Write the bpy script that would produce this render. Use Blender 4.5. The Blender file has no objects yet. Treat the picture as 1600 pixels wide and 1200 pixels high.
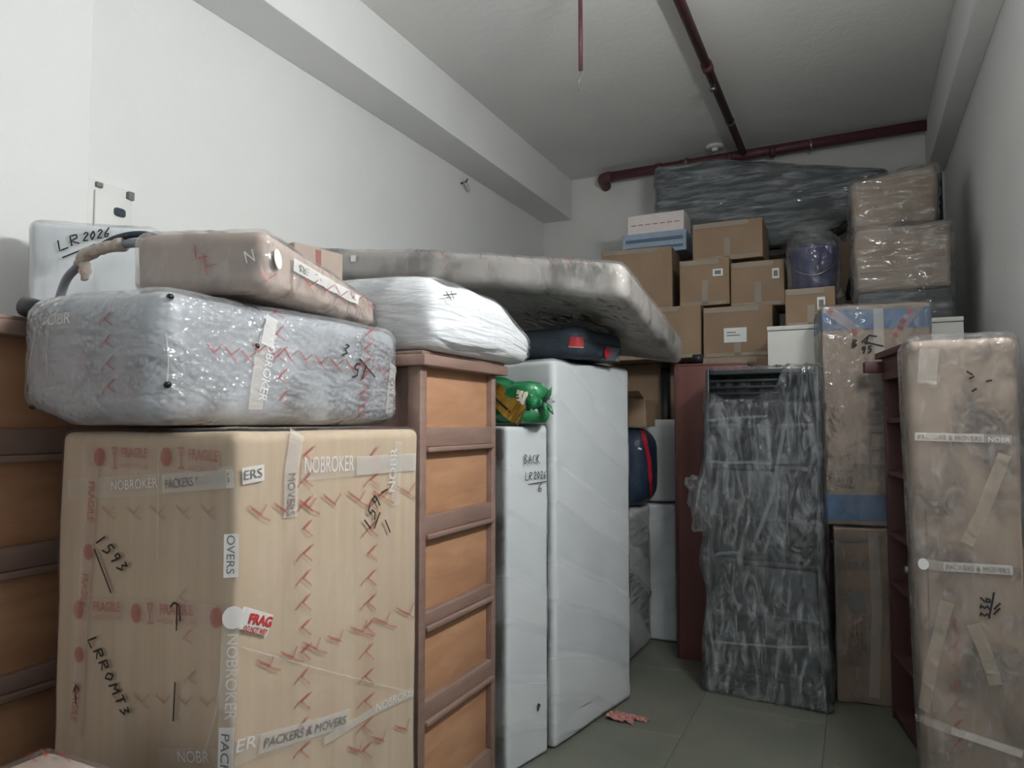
import bpy, bmesh, math, random
from mathutils import Vector, Matrix, noise
from mathutils.bvhtree import BVHTree
R = math.radians
rnd = random.Random(7)
scene = bpy.context.scene
COL = scene.collection

# ------------------------------------------------------------------ camera
F_PX, CX, CY, VPX, VPY = 1130.0, 800.0, 600.0, 1337.0, 660.0
CAM = Vector((0, 0, 1.45))
_d = Vector(((VPX-CX)/F_PX, -(VPY-CY)/F_PX, 1.0)).normalized()      # world +y in (right, up, forward)
_u = Vector((0, _d.z, -_d.y)).normalized()
_u = (_u - _d*_u.dot(_d)).normalized()
_r = _u.cross(_d)
if _r.x < 0: _r = -_r
_u = Vector((0, 0, 0)) + (_d.cross(_r))
if _u.y < 0: _u = -_u
M3 = Matrix((_r, _d, _u))                                             # camera (r,u,f) -> world
cam_d = bpy.data.cameras.new('camera')
cam_d.sensor_fit = 'HORIZONTAL'; cam_d.sensor_width = 36.0
cam_d.lens = F_PX*36.0/1600.0
cam_d.clip_start = 0.02
cam = bpy.data.objects.new('camera', cam_d); COL.objects.link(cam)
cr, cu, cf = M3@Vector((1, 0, 0)), M3@Vector((0, 1, 0)), M3@Vector((0, 0, 1))
mw = Matrix.Identity(4)
for i in range(3):
    mw[i][0], mw[i][1], mw[i][2], mw[i][3] = cr[i], cu[i], -cf[i], CAM[i]
cam.matrix_world = mw
scene.camera = cam

# ------------------------------------------------------------------ world, lamp, exposure
w = bpy.data.worlds.new('world'); scene.world = w; w.use_nodes = True
w.node_tree.nodes['Background'].inputs[0].default_value = (0.90, 0.96, 1.0, 1)
w.node_tree.nodes['Background'].inputs[1].default_value = 0.60
scene.view_settings.view_transform = 'Standard'
scene.view_settings.look = 'None'
scene.view_settings.gamma = 1.0
scene.view_settings.use_curve_mapping = False
scene.view_settings.exposure = 0.38
LAMP_STRENGTH, LAMP_POWER, LAMP_Y, LAMP_Z = 150.0, 20.0, 1.80, 2.80

# ------------------------------------------------------------------ helpers
def ray(px, py):
    return M3@Vector(((px-CX)/F_PX, -(py-CY)/F_PX, 1.0))
def at(px, py, axis, val):
    r = ray(px, py); i = 'xyz'.index(axis)
    return CAM + r*((val-CAM[i])/r[i])

def new_mesh(name, vf, smooth=True, recalc=True):
    me = bpy.data.meshes.new(name)
    me.from_pydata([tuple(v) for v in vf[0]], [], vf[1])
    if recalc:
        bm = bmesh.new(); bm.from_mesh(me)
        bmesh.ops.recalc_face_normals(bm, faces=bm.faces)
        bm.to_mesh(me); bm.free()
    if smooth:
        me.polygons.foreach_set('use_smooth', [True]*len(me.polygons))
    me.update()
    return me

class Thing:
    """an Empty at the thing's base; parts are its children in its local frame"""
    def __init__(s, name, label, cat, loc=(0, 0, 0), rotz=0.0, group=None, kind=None):
        s.o = bpy.data.objects.new(name, None); COL.objects.link(s.o)
        s.o.empty_display_size = 0.1
        s.T = Matrix.Translation(Vector(loc))@Matrix.Rotation(rotz, 4, 'Z')
        s.o.location = loc; s.o.rotation_euler = (0, 0, rotz)
        s.o['label'] = label; s.o['category'] = cat
        if group: s.o['group'] = group
        if kind: s.o['kind'] = kind
        s.inv = s.T.inverted(); s.bvh = {}
    def part(s, name, vf, mat, parent=None, smooth=True, recalc=True, key=None, label=None, kind=None):
        me = vf if isinstance(vf, bpy.types.Mesh) else new_mesh(name, vf, smooth, recalc)
        ob = bpy.data.objects.new(name, me); COL.objects.link(ob)
        ob.parent = parent or s.o
        if mat is not None and not me.materials: me.materials.append(mat)
        if label: ob['label'] = label
        if kind: ob['kind'] = kind
        if key:
            s.bvh[key] = BVHTree.FromPolygons([v.co for v in me.vertices], [tuple(p.vertices) for p in me.polygons])
        return ob
    # surface point under a pixel, in local coordinates
    def hit(s, px, py, key='body'):
        o = s.inv@CAM; d = (s.inv.to_3x3()@ray(px, py)).normalized()
        p, n, i, dist = s.bvh[key].ray_cast(o, d)
        if p is None: return None, None
        if n.dot(d) > 0: n = -n
        return p, n
    def strip_vf(s, pts, width, key='body', lift=.002, seg=10, ends=None):
        path = []
        for a, b in zip(pts[:-1], pts[1:]):
            for k in range(seg):
                t = k/seg; path.append((a[0]+(b[0]-a[0])*t, a[1]+(b[1]-a[1])*t))
        path.append(pts[-1])
        P = []
        for q in path:
            p, n = s.hit(q[0], q[1], key)
            if p is not None: P.append((p+n*lift, n))
        if len(P) < 2: return [], []
        vs, fs = [], []
        for i, (p, n) in enumerate(P):
            a = P[max(i-1, 0)][0]; b = P[min(i+1, len(P)-1)][0]
            t = (b-a)
            t = t.normalized() if t.length > 1e-9 else Vector((1, 0, 0))
            c = n.cross(t).normalized()*(width/2)
            vs += [p-c, p+c]
            if i: k = 2*i; fs.append((k-2, k, k+1, k-1))
        return vs, fs
    def strip(s, name, pts, width, mat, key='body', lift=.002, parent=None, seg=10, label=None):
        vf = s.strip_vf(pts, width, key, lift, seg)
        if not vf[0]: return None
        return s.part(name, vf, mat, parent, smooth=False, recalc=False, label=label)
    def disc(s, name, px, py, rx, ry, mat, key='film', lift=.0045, parent=None):
        p, n = s.hit(px, py, key)
        if p is None: return None
        x = Vector((0, 0, 1)).cross(n).normalized(); y = n.cross(x)
        vs = [p+n*lift]+[p+n*lift+x*rx*math.cos(a*math.pi/9)+y*ry*math.sin(a*math.pi/9) for a in range(18)]
        return s.part(name, (vs, [(0, 1+a, 1+(a+1) % 18) for a in range(18)]), mat, parent, smooth=False, recalc=False)
    def strokes(s, name, lines, width, mat, key='body', lift=.004, parent=None, seg=3, label=None, kind=None):
        V_, F_ = [], []
        for ln in lines:
            v, f = s.strip_vf(ln, width, key, lift, seg)
            o = len(V_); V_ += v; F_ += [tuple(i+o for i in q) for q in f]
        if not V_: return None
        return s.part(name, (V_, F_), mat, parent, smooth=False, recalc=False, label=label, kind='stuff' if name in ('arrow_print', 'faint_print') else None)
    def text(s, name, body, p0, p1, h, mat, key='body', lift=.004, parent=None, bold=0.0, fit=True):
        a, n = s.hit(p0[0], p0[1], key); b, n2 = s.hit(p1[0], p1[1], key)
        if a is None or b is None: return None
        x = (b-a); L = x.length; x.normalize(); n = (n+n2).normalized()
        n = (n-x*n.dot(x)).normalized(); y = n.cross(x)
        me = text_mesh(body, bold)
        xs = [v.co.x for v in me.vertices]; ys = [v.co.y for v in me.vertices]
        w0 = max(xs)-min(xs); h0 = max(max(ys), .01)
        for v in me.vertices:
            q = a + x*((v.co.x-min(xs))/w0*L) + y*(v.co.y/h0*h) + n*lift
            v.co = q
        ob = bpy.data.objects.new(name, me); COL.objects.link(ob)
        ob.parent = parent or s.o; me.materials.append(mat)
        return ob

def text_mesh(body, bold=0.0):
    cu_ = bpy.data.curves.new('t', 'FONT'); cu_.body = body; cu_.offset = bold; cu_.resolution_u = 3
    ob = bpy.data.objects.new('t', cu_)
    COL.objects.link(ob)
    me = bpy.data.meshes.new_from_object(ob)
    bpy.data.objects.remove(ob); bpy.data.curves.remove(cu_)
    me.name = 'lettering'
    me.materials.clear()
    return me

def spaced(s, r, n):
    h = s/2
    if r <= 0: return [-h+s*i/n for i in range(n+1)]
    a = [-h, -h+r*.3, -h+r*.65, -h+r, -h+r*1.25]
    i0, i1 = -h+r*1.25, h-r*1.25
    mid = [i0+(i1-i0)*k/n for k in range(1, n)]
    return a+mid+[-v for v in reversed(a)]

def softbox(sx, sy, sz, r=.01, n=(4, 4, 4), amp=0.0, freq=6.0, seed=0.0, aniso=(1, 1, 1), fn=None, base=True, amp2=0.0, freq2=30.0):
    """box with rounded edges standing on z=0; amp / freq: bulges, amp2 / freq2: wrinkles (aniso stretches them)"""
    r = min(r, sx*.49, sy*.49, sz*.49)
    X, Y, Z = spaced(sx, r, n[0]), spaced(sy, r, n[1]), spaced(sz, r, n[2])
    a, b, c = len(X)-1, len(Y)-1, len(Z)-1
    idx, vs, fs = {}, [], []
    hx, hy, hz = sx/2-r, sy/2-r, sz/2-r
    sd = Vector((seed*3.1, seed*1.7, seed*2.3))
    an = Vector(aniso)
    def vid(i, j, k):
        t = (i, j, k)
        if t in idx: return idx[t]
        p = Vector((X[i], Y[j], Z[k]))
        q = Vector((max(-hx, min(hx, p.x)), max(-hy, min(hy, p.y)), max(-hz, min(hz, p.z))))
        d = (p-q).normalized()
        p = q+d*r
        if amp:
            p = p + d*(noise.noise(p*freq+sd)*amp)
        if amp2:
            pp = Vector((p.x*an.x, p.y*an.y, p.z*an.z))*freq2
            p = p + d*((1-abs(noise.noise(pp+sd*2))*2)*amp2)
        p.z += sz/2
        if base and p.z < 0: p.z = 0
        if fn: p = fn(p)
        idx[t] = len(vs); vs.append(p)
        return idx[t]
    def quad(*q): fs.append(tuple(vid(*t) for t in q))
    for i in range(a):
        for j in range(b):
            quad((i, j, 0), (i, j+1, 0), (i+1, j+1, 0), (i+1, j, 0))
            quad((i, j, c), (i+1, j, c), (i+1, j+1, c), (i, j+1, c))
        for k in range(c):
            quad((i, 0, k), (i+1, 0, k), (i+1, 0, k+1), (i, 0, k+1))
            quad((i, b, k), (i, b, k+1), (i+1, b, k+1), (i+1, b, k))
    for j in range(b):
        for k in range(c):
            quad((0, j, k), (0, j, k+1), (0, j+1, k+1), (0, j+1, k))
            quad((a, j, k), (a, j+1, k), (a, j+1, k+1), (a, j, k+1))
    return vs, fs

def boxvf(x0, y0, z0, x1, y1, z1, bev=0.0):
    """plain box, edges chamfered by bev"""
    bm = bmesh.new()
    bmesh.ops.create_cube(bm, size=1)
    for v in bm.verts:
        v.co = Vector(((x0+x1)/2+v.co.x*(x1-x0), (y0+y1)/2+v.co.y*(y1-y0), (z0+z1)/2+v.co.z*(z1-z0)))
    if bev: bmesh.ops.bevel(bm, geom=bm.edges[:], offset=bev, segments=2, affect='EDGES', profile=.5)
    bm.verts.ensure_lookup_table(); bm.verts.index_update()
    out = ([v.co.copy() for v in bm.verts], [tuple(v.index for v in f.verts) for f in bm.faces])
    bm.free()
    return out

def join(*vfs):
    V_, F_ = [], []
    for v, f in vfs:
        o = len(V_); V_ += list(v); F_ += [tuple(i+o for i in q) for q in f]
    return V_, F_

def tube(path, rad, n=12, cap=True):
    P = [Vector(p) for p in path]
    rads = rad if isinstance(rad, (list, tuple)) else [rad]*len(P)
    vs, fs = [], []
    up = Vector((0, 0, 1)); t0 = (P[1]-P[0]).normalized()
    if abs(t0.dot(up)) > .95: up = Vector((1, 0, 0))
    for i, p in enumerate(P):
        t = (P[min(i+1, len(P)-1)]-P[max(i-1, 0)]).normalized()
        s = t.cross(up).normalized(); u = s.cross(t).normalized(); up = u
        for k in range(n):
            an = 2*math.pi*k/n
            vs.append(p+(s*math.cos(an)+u*math.sin(an))*rads[i])
        if i:
            o = (i-1)*n
            for k in range(n):
                fs.append((o+k, o+(k+1) % n, o+n+(k+1) % n, o+n+k))
    if cap:
        fs.append(tuple(range(n-1, -1, -1))); o = (len(P)-1)*n; fs.append(tuple(range(o, o+n)))
    return vs, fs

def smooth_path(pts, n=6):
    P = [Vector(p) for p in pts]; out = []
    for i in range(len(P)-1):
        p0, p1, p2, p3 = P[max(i-1, 0)], P[i], P[i+1], P[min(i+2, len(P)-1)]
        for k in range(n):
            t = k/n
            out.append(.5*((2*p1)+(p2-p0)*t+(2*p0-5*p1+4*p2-p3)*t*t+(3*p1-p0-3*p2+p3)*t**3))
    out.append(P[-1])
    return out

def lathe(prof, n=28, wob=0.0, freq=6, seed=0):
    vs, fs = [], []
    for i, (r, z) in enumerate(prof):
        for k in range(n):
            a = 2*math.pi*k/n
            rr = r
            p = Vector((math.cos(a)*r, math.sin(a)*r, z))
            if wob: rr = r*(1+wob*noise.noise(p*freq+Vector((seed, seed, 0))))
            vs.append(Vector((math.cos(a)*rr, math.sin(a)*rr, z)))
        if i:
            o = (i-1)*n
            for k in range(n): fs.append((o+k, o+(k+1) % n, o+n+(k+1) % n, o+n+k))
    fs.append(tuple(range(n-1, -1, -1))); o = (len(prof)-1)*n; fs.append(tuple(range(o, o+n)))
    return vs, fs

def xf(vf, m):
    return [m@Vector(v) for v in vf[0]], vf[1]

# ------------------------------------------------------------------ materials
def srgb(r, g, b):
    f = lambda c: (c/255/12.92) if c/255 <= .04045 else ((c/255+.055)/1.055)**2.4
    return (f(r), f(g), f(b), 1)
def nodes(name):
    m = bpy.data.materials.new(name); m.use_nodes = True
    nt = m.node_tree; nt.nodes.clear()
    out = nt.nodes.new('ShaderNodeOutputMaterial')
    def N(t, **kw):
        n = nt.nodes.new('ShaderNode'+t)
        for k, v in kw.items():
            if k.startswith('_'): setattr(n, k[1:], v)
            else:
                key = k.replace('__', ' ')
                n.inputs[int(key[1:]) if key[0] == 'i' and key[1:].isdigit() else key].default_value = v
        return n
    return m, nt, out, N
def coords(nt, N, scale, rot=(0, 0, 0)):
    tc = N('TexCoord'); mp = N('Mapping')
    mp.inputs['Scale'].default_value = scale; mp.inputs['Rotation'].default_value = rot
    nt.links.new(tc.outputs['Object'], mp.inputs[0])
    return mp
def ramp(nt, N, src, stops):
    r = N('ValToRGB'); nt.links.new(src, r.inputs[0])
    e = r.color_ramp.elements
    e[0].position, e[0].color = stops[0][0], stops[0][1]
    e[1].position, e[1].color = stops[-1][0], stops[-1][1]
    for p, c in stops[1:-1]:
        q = e.new(p); q.color = c
    return r
def surf(name, c1, c2=None, rough=.6, scale=(4, 4, 4), nscale=3.0, detail=4, bump=0.0, bscale=40, bs=(1, 1, 1), metallic=0.0, spec=.4, coat=0.0, distort=0.0, brot=(0, 0, 0), crough=.15):
    """principled with a two-tone noise colour and a noise relief"""
    m, nt, out, N = nodes(name)
    b = N('BsdfPrincipled', Roughness=rough, Metallic=metallic)
    b.inputs['Specular IOR Level'].default_value = spec
    b.inputs['Coat Weight'].default_value = coat; b.inputs['Coat Roughness'].default_value = crough
    if c2 is None: b.inputs['Base Color'].default_value = c1
    else:
        mp = coords(nt, N, scale); nz = N('TexNoise', Scale=nscale, Detail=detail, Distortion=distort)
        nt.links.new(mp.outputs[0], nz.inputs['Vector'])
        r = ramp(nt, N, nz.outputs[0], [(.3, c1), (.7, c2)])
        nt.links.new(r.outputs[0], b.inputs['Base Color'])
    if bump:
        mp2 = coords(nt, N, bs, brot); n2 = N('TexNoise', Scale=bscale, Detail=5, Distortion=.4)
        nt.links.new(mp2.outputs[0], n2.inputs['Vector'])
        bp = N('Bump', Strength=min(bump, 1.0), Distance=.01)
        nt.links.new(n2.outputs[0], bp.inputs['Height'])
        nt.links.new(bp.outputs[0], b.inputs['Normal'])
        nt.links.new(bp.outputs[0], b.inputs['Coat Normal'])
    nt.links.new(b.outputs[0], out.inputs[0])
    return m
def film(name, lo=.05, hi=.45, tint=(.85, .87, .9, 1), scale=(1.5, 1.5, 14), rot=(0, 0, 0), bump=.35, bscale=34, rough=.2, gloss=.2, p0=.5, p1=.8, bubble=0, detail=7, dist=.35, bd=.012, patch=5.0):
    """clear stretch film: mostly see-through, milky in thin streaks, glossy with fine crinkles"""
    m, nt, out, N = nodes(name)
    L = nt.links.new
    mp = coords(nt, N, scale, rot)
    nz = N('TexNoise', Scale=3.0, Detail=detail, Distortion=dist); nz.inputs['Roughness'].default_value = .68
    L(mp.outputs[0], nz.inputs['Vector'])
    mr = N('MapRange'); L(nz.outputs[0], mr.inputs[0])
    mr.inputs[1].default_value = p0; mr.inputs[2].default_value = p1; mr.inputs[3].default_value = lo; mr.inputs[4].default_value = hi
    tr = N('BsdfTransparent'); di = N('BsdfDiffuse', Color=tint)
    mix = N('MixShader'); L(mr.outputs[0], mix.inputs[0]); L(tr.outputs[0], mix.inputs[1]); L(di.outputs[0], mix.inputs[2])
    gl = N('BsdfGlossy', Roughness=rough, Color=(1, 1, 1, 1))
    n2 = N('TexNoise', Scale=bscale, Detail=2, Distortion=1.2)
    mx_ = max(scale); mp2 = coords(nt, N, tuple((c/mx_)**.5 for c in scale), rot); L(mp2.outputs[0], n2.inputs['Vector'])
    bp = N('Bump', Strength=bump, Distance=bd); L(n2.outputs[0], bp.inputs['Height'])
    nrm = bp
    if bubble:
        vo = N('TexVoronoi', Scale=bubble); tc = N('TexCoord'); L(tc.outputs['Object'], vo.inputs['Vector'])
        b2 = N('Bump', Strength=.8, Distance=.006); b2.invert = True
        L(vo.outputs['Distance'], b2.inputs['Height']); L(bp.outputs[0], b2.inputs['Normal']); nrm = b2
        L(nrm.outputs[0], di.inputs['Normal'])
    L(nrm.outputs[0], gl.inputs['Normal'])
    fr = N('LayerWeight', Blend=gloss); L(nrm.outputs[0], fr.inputs['Normal'])
    n3 = N('TexNoise', Scale=patch, Detail=3, Distortion=.8); tc3 = N('TexCoord'); L(tc3.outputs['Object'], n3.inputs['Vector'])
    mk = N('MapRange'); L(n3.outputs[0], mk.inputs[0])
    for q, v in ((1, .40), (2, .62), (3, .25), (4, 1.0)): mk.inputs[q].default_value = v
    mu = N('Math'); mu.operation = 'MULTIPLY'; L(fr.outputs['Fresnel'], mu.inputs[0]); L(mk.outputs[0], mu.inputs[1])
    mx = N('MixShader'); L(mu.outputs[0], mx.inputs[0]); L(mix.outputs[0], mx.inputs[1]); L(gl.outputs[0], mx.inputs[2])
    L(mx.outputs[0], out.inputs[0])
    return m
def band_film(name, rot):
    """clear film wound in broad slanting laps over white foam"""
    m, nt, out, N = nodes(name); L = nt.links.new
    mp = coords(nt, N, (1, 1, 1), rot)
    wv = N('TexWave', Scale=.8, Distortion=5.0, Detail=1.5); wv.wave_type = 'BANDS'; wv.bands_direction = 'Z'
    wv.inputs['Detail Scale'].default_value = .6
    L(mp.outputs[0], wv.inputs['Vector'])
    mr = N('MapRange'); L(wv.outputs['Fac'], mr.inputs[0])
    mr.inputs[1].default_value = .35; mr.inputs[2].default_value = .75; mr.inputs[3].default_value = .0; mr.inputs[4].default_value = .3
    tr = N('BsdfTransparent'); di = N('BsdfDiffuse', Color=(.95, .97, .98, 1)); mix = N('MixShader')
    L(mr.outputs[0], mix.inputs[0]); L(tr.outputs[0], mix.inputs[1]); L(di.outputs[0], mix.inputs[2])
    n2 = N('TexNoise', Scale=9, Detail=2, Distortion=.5); mp2 = coords(nt, N, (.5, .5, 3), rot); L(mp2.outputs[0], n2.inputs['Vector'])
    bp = N('Bump', Strength=.35, Distance=.02); L(n2.outputs[0], bp.inputs['Height'])
    gl = N('BsdfGlossy', Roughness=.22); L(bp.outputs[0], gl.inputs['Normal'])
    fr = N('LayerWeight', Blend=.10); L(bp.outputs[0], fr.inputs['Normal'])
    mx = N('MixShader'); L(fr.outputs['Fresnel'], mx.inputs[0]); L(mix.outputs[0], mx.inputs[1]); L(gl.outputs[0], mx.inputs[2])
    L(mx.outputs[0], out.inputs[0])
    return m
def sheer(name, color, alpha, rough=.4):
    m, nt, out, N = nodes(name)
    b = N('BsdfPrincipled', Roughness=rough); b.inputs['Base Color'].default_value = color
    tr = N('BsdfTransparent'); mix = N('MixShader'); mix.inputs[0].default_value = alpha
    nt.links.new(tr.outputs[0], mix.inputs[1]); nt.links.new(b.outputs[0], mix.inputs[2]); nt.links.new(mix.outputs[0], out.inputs[0])
    return m

MT = {}
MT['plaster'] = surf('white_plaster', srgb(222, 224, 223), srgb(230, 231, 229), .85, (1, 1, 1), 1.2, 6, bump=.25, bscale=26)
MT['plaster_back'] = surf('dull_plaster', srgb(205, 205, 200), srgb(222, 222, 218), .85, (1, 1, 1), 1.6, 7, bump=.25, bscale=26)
MT['ceiling'] = surf('ceiling_paint', srgb(222, 223, 220), srgb(230, 230, 227), .9, (1, 1, 1), 1.0, 6, bump=.3, bscale=18)
MT['slab'] = surf('grey_green_stone', srgb(98, 101, 91), srgb(116, 118, 106), .42, (1, 1, 1), 2.4, 8, bump=.12, bscale=60, spec=.35)
MT['joint'] = surf('floor_joint', srgb(92, 94, 86), None, .9)
MT['pipe'] = surf('maroon_pipe_paint', srgb(84, 48, 54), srgb(98, 60, 64), .5, (6, 6, 6), 5)
MT['steel'] = surf('bare_steel', srgb(150, 150, 150), None, .35, metallic=.9)
MT['offwhite'] = surf('off_white_plastic', srgb(222, 224, 220), None, .45)
MT['card'] = surf('brown_cardboard', srgb(184, 165, 141), srgb(196, 178, 155), .7, (7, 7, .4), 4, 6, spec=.25)
MT['card2'] = surf('tan_cardboard', srgb(140, 118, 96), srgb(152, 130, 107), .7, (2, 2, 1), 3, 5, spec=.25)
MT['card3'] = surf('dull_cardboard', srgb(142, 126, 110), srgb(156, 139, 122), .6, (5, 5, .4), 3, 6, spec=.3)
MT['card_pale'] = surf('pale_cardboard', srgb(168, 152, 141), srgb(178, 162, 151), .65, (2, 2, 1), 3, 5, spec=.3)
MT['panel_wood'] = surf('orange_ply_wood', srgb(168, 124, 94), srgb(188, 145, 112), .5, (5, 1.2, 5), 3.2, 8, bump=.05, bscale=30, bs=(8, 1, 8), distort=.8)
MT['rail_wood'] = surf('brown_varnished_wood', srgb(126, 102, 92), srgb(144, 119, 108), .5, (6, 1, 6), 4, 8, bump=.1, bscale=30, bs=(8, 1, 8), distort=.5)
MT['mahogany'] = surf('mahogany_laminate', srgb(104, 66, 61), srgb(114, 74, 68), .5, (6, 6, 1), 3, 5)
MT['maroon'] = surf('maroon_laminate', srgb(74, 46, 46), srgb(84, 54, 53), .5, (6, 6, 1), 3, 5)
MT['foam'] = surf('white_foam_sheet', srgb(204, 209, 211), srgb(212, 217, 219), .55, (2, 2, 2), 2, 3, bump=.12, bscale=12, spec=.4, coat=.15)
MT['paper_white'] = surf('white_wrapping_paper', srgb(206, 211, 213), srgb(214, 219, 221), .55, (2, 2, 2), 2, 3, coat=.15)
MT['foam_wrinkled'] = surf('white_wrinkled_sheet', srgb(220, 223, 226), srgb(234, 236, 238), .45, (3, 1, 10), 3, 4, bump=.9, bscale=7, bs=(2, .8, 9), coat=.2)
MT['white_lam'] = surf('white_laminate', srgb(214, 214, 208), srgb(222, 222, 216), .5, (1, 1, 1), 2, 4)
MT['mattress'] = surf('grey_beige_ticking', srgb(168, 163, 157), srgb(180, 175, 168), .6, (3, 3, 3), 2, 3)
MT['silver'] = surf('silver_case', srgb(150, 155, 161), srgb(176, 181, 187), .36, (2, 2, 2), 2, 3, metallic=.15)
MT['dark_rack'] = surf('charcoal_steel', srgb(36, 44, 47), srgb(52, 60, 62), .35, (3, 3, 3), 2, 4, coat=.2)
MT['black'] = surf('black_plastic', srgb(26, 28, 31), srgb(36, 38, 41), .35, (5, 5, 5), 3, 3)
MT['navy'] = surf('navy_fabric', srgb(26, 42, 62), srgb(34, 52, 74), .5, (5, 5, 5), 3, 4, bump=.3, bscale=60, coat=.15)
MT['slate'] = surf('slate_fabric', srgb(46, 56, 66), srgb(58, 68, 78), .7, (5, 5, 5), 3, 4, bump=.3, bscale=50)
MT['greyfab'] = surf('grey_fabric', srgb(92, 96, 100), None, .8)
MT['darkfab'] = surf('dark_upholstery', srgb(46, 52, 54), srgb(58, 64, 66), .7, (2, 2, 2), 3, 5, bump=.3, bscale=20)
MT['redfab'] = surf('red_stripe', srgb(170, 36, 48), None, .5)
MT['blue'] = surf('blue_plastic', srgb(32, 38, 86), srgb(40, 48, 102), .35, (4, 4, 4), 3, 3, coat=.3)
MT['blue_print'] = surf('blue_print', srgb(82, 106, 136), srgb(94, 118, 146), .6, (4, 4, 4), 3, 3)
MT['bluegrey'] = surf('blue_grey_carton', srgb(138, 158, 178), srgb(156, 174, 190), .6, (4, 4, 4), 3, 3)
MT['greyblue_dark'] = surf('slate_print', srgb(86, 104, 124), None, .6)
MT['striped'] = surf('pinkish_white_carton', srgb(214, 204, 200), srgb(222, 212, 208), .6, (4, 4, 4), 3, 3)
MT['green'] = surf('green_sack', srgb(24, 104, 62), srgb(40, 128, 78), .3, (8, 8, 8), 3, 4, bump=.6, bscale=14, coat=.5)
MT['gold'] = surf('gold_foil', srgb(150, 112, 40), srgb(190, 150, 66), .28, (8, 8, 8), 3, 4, metallic=.5, bump=.7, bscale=16)
MT['cream'] = surf('cream_label', srgb(214, 204, 180), srgb(226, 218, 198), .6, (8, 8, 8), 3, 4)
MT['paper'] = surf('white_sticker', srgb(226, 228, 226), None, .6)
MT['ink'] = surf('black_marker', srgb(38, 36, 36), None, .6)
MT['greyink'] = surf('grey_print', srgb(120, 118, 116), None, .6)
MT['red_ink'] = sheer('red_print', srgb(176, 76, 74), .42)
MT['red_faint'] = sheer('faint_red_print', srgb(170, 90, 86), .22)
MT['red_solid'] = surf('red_label', srgb(190, 50, 52), None, .55)
MT['white_ink'] = sheer('white_print', srgb(236, 236, 236), .62)
MT['tape_clear'] = sheer('clear_tape', srgb(228, 222, 214), .22, .2)
MT['tape_white'] = sheer('white_tape', srgb(232, 232, 230), .72, .3)
MT['tape_mid'] = sheer('hazy_tape', srgb(226, 222, 216), .42, .25)
MT['tape_pink'] = sheer('pinkish_tape', srgb(216, 190, 178), .26, .3)
MT['tape_brown'] = sheer('parcel_tape', srgb(192, 180, 164), .36, .2)
MT['fold_grey'] = sheer('milky_fold', srgb(176, 184, 188), .30, .2)
MT['film'] = film('stretch_film')
MT['film_soft'] = film('thin_stretch_film', .03, .14, scale=(12, 12, 1.5), bump=.4, bscale=10, gloss=.14, rough=.14, bd=.015)
MT['film_wall'] = band_film('banded_stretch_film', (R(25), R(15), 0))
MT['film_crinkle'] = film('crinkled_film', .06, .28, scale=(6, 6, 3), bump=.7, bscale=17, gloss=.36, rough=.1, dist=1.2, bd=.03, patch=6)
MT['film_across'] = film('film_wound_across', .06, .42, scale=(1.2, 1.2, 9), bump=.7, bscale=14, gloss=.40, rough=.1, bd=.04, patch=5)
MT['film_bubble'] = film('bubble_wrap_film', .16, .36, (.95, .96, .98, 1), scale=(4, 4, 16), bump=.7, bscale=12, gloss=.46, bubble=62, rough=.13, bd=.03, detail=6, patch=5)
MT['film_dark'] = film('loose_film', .04, .46, (.68, .72, .75, 1), (4.0, 4.0, 1.0), (0, R(6), 0), .7, 9, .10, .36, .48, .80, detail=6, dist=2.2, bd=.05, patch=7)
MT['film_sofa'] = film('film_over_dark_cloth', .08, .50, (.66, .70, .72, 1), (1.0, 3, 8), (0, R(-8), 0), .7, 10, .12, .34, .46, .72, bd=.04)
MT['grey_metal'] = surf('grey_painted_tube', srgb(120, 124, 134), srgb(140, 144, 152), .4, (6, 6, 6), 3, 3)
MT['kraft'] = surf('torn_kraft_paper', srgb(172, 162, 150), srgb(200, 190, 178), .8, (12, 12, 12), 4, 5, bump=.9, bscale=30)
MT['scrap'] = surf('red_scrap_paper', srgb(150, 74, 70), srgb(180, 140, 130), .6, (30, 30, 30), 3, 4)
m_, nt_, out_, N_ = nodes('lit_tube')
e_ = N_('Emission', Color=(.99, 1, 1, 1), Strength=LAMP_STRENGTH); nt_.links.new(e_.outputs[0], out_.inputs[0]); MT['tube'] = m_

# ------------------------------------------------------------------ the room
XL, XR, YB, H = -2.74, .672, 6.5, 3.8
def struct(name, vf, mat, smooth=False):
    me = new_mesh(name, vf, smooth); ob = bpy.data.objects.new(name, me); COL.objects.link(ob)
    me.materials.append(mat); ob['kind'] = 'structure'
    return ob
fl = struct('floor', boxvf(XL-.2, -2.6, -.2, XR+.2, YB+.2, -.004), MT['joint'])
fl['label'] = 'grey green stone slab floor with thin joints'
slab = new_mesh('slab', boxvf(0, 0, -.03, .597, .897, 0, .002), False); slab.materials.append(MT['slab'])
x = XL-.013-.6
ix = 0
for ix in range(6):
    for iy in range(10):
        o = bpy.data.objects.new('slab', slab); COL.objects.link(o); o.parent = fl
        o.location = (-.76-.6*4+.6*ix+.0015, 3.87-.9*7+.9*iy-(.45 if ix % 2 else 0), 0)
ce = struct('ceiling', boxvf(XL-.2, -2.6, H, XR+.2, YB+.2, H+.2), MT['ceiling']); ce['label'] = 'white painted concrete ceiling'
wl = struct('wall_left', boxvf(XL-.2, -2.6, 0, XL, YB+.2, H), MT['plaster']); wl['label'] = 'white plastered long wall behind the stacked goods'
wr = struct('wall_right', boxvf(XR, -2.6, 0, XR+.2, YB+.2, H), MT['plaster']); wr['label'] = 'white plastered wall beside the tall wrapped carton'
wb = struct('wall_back', boxvf(XL, YB, 0, XR, YB+.2, H), MT['plaster_back']); wb['label'] = 'dull white end wall behind the heap of cartons'
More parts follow.
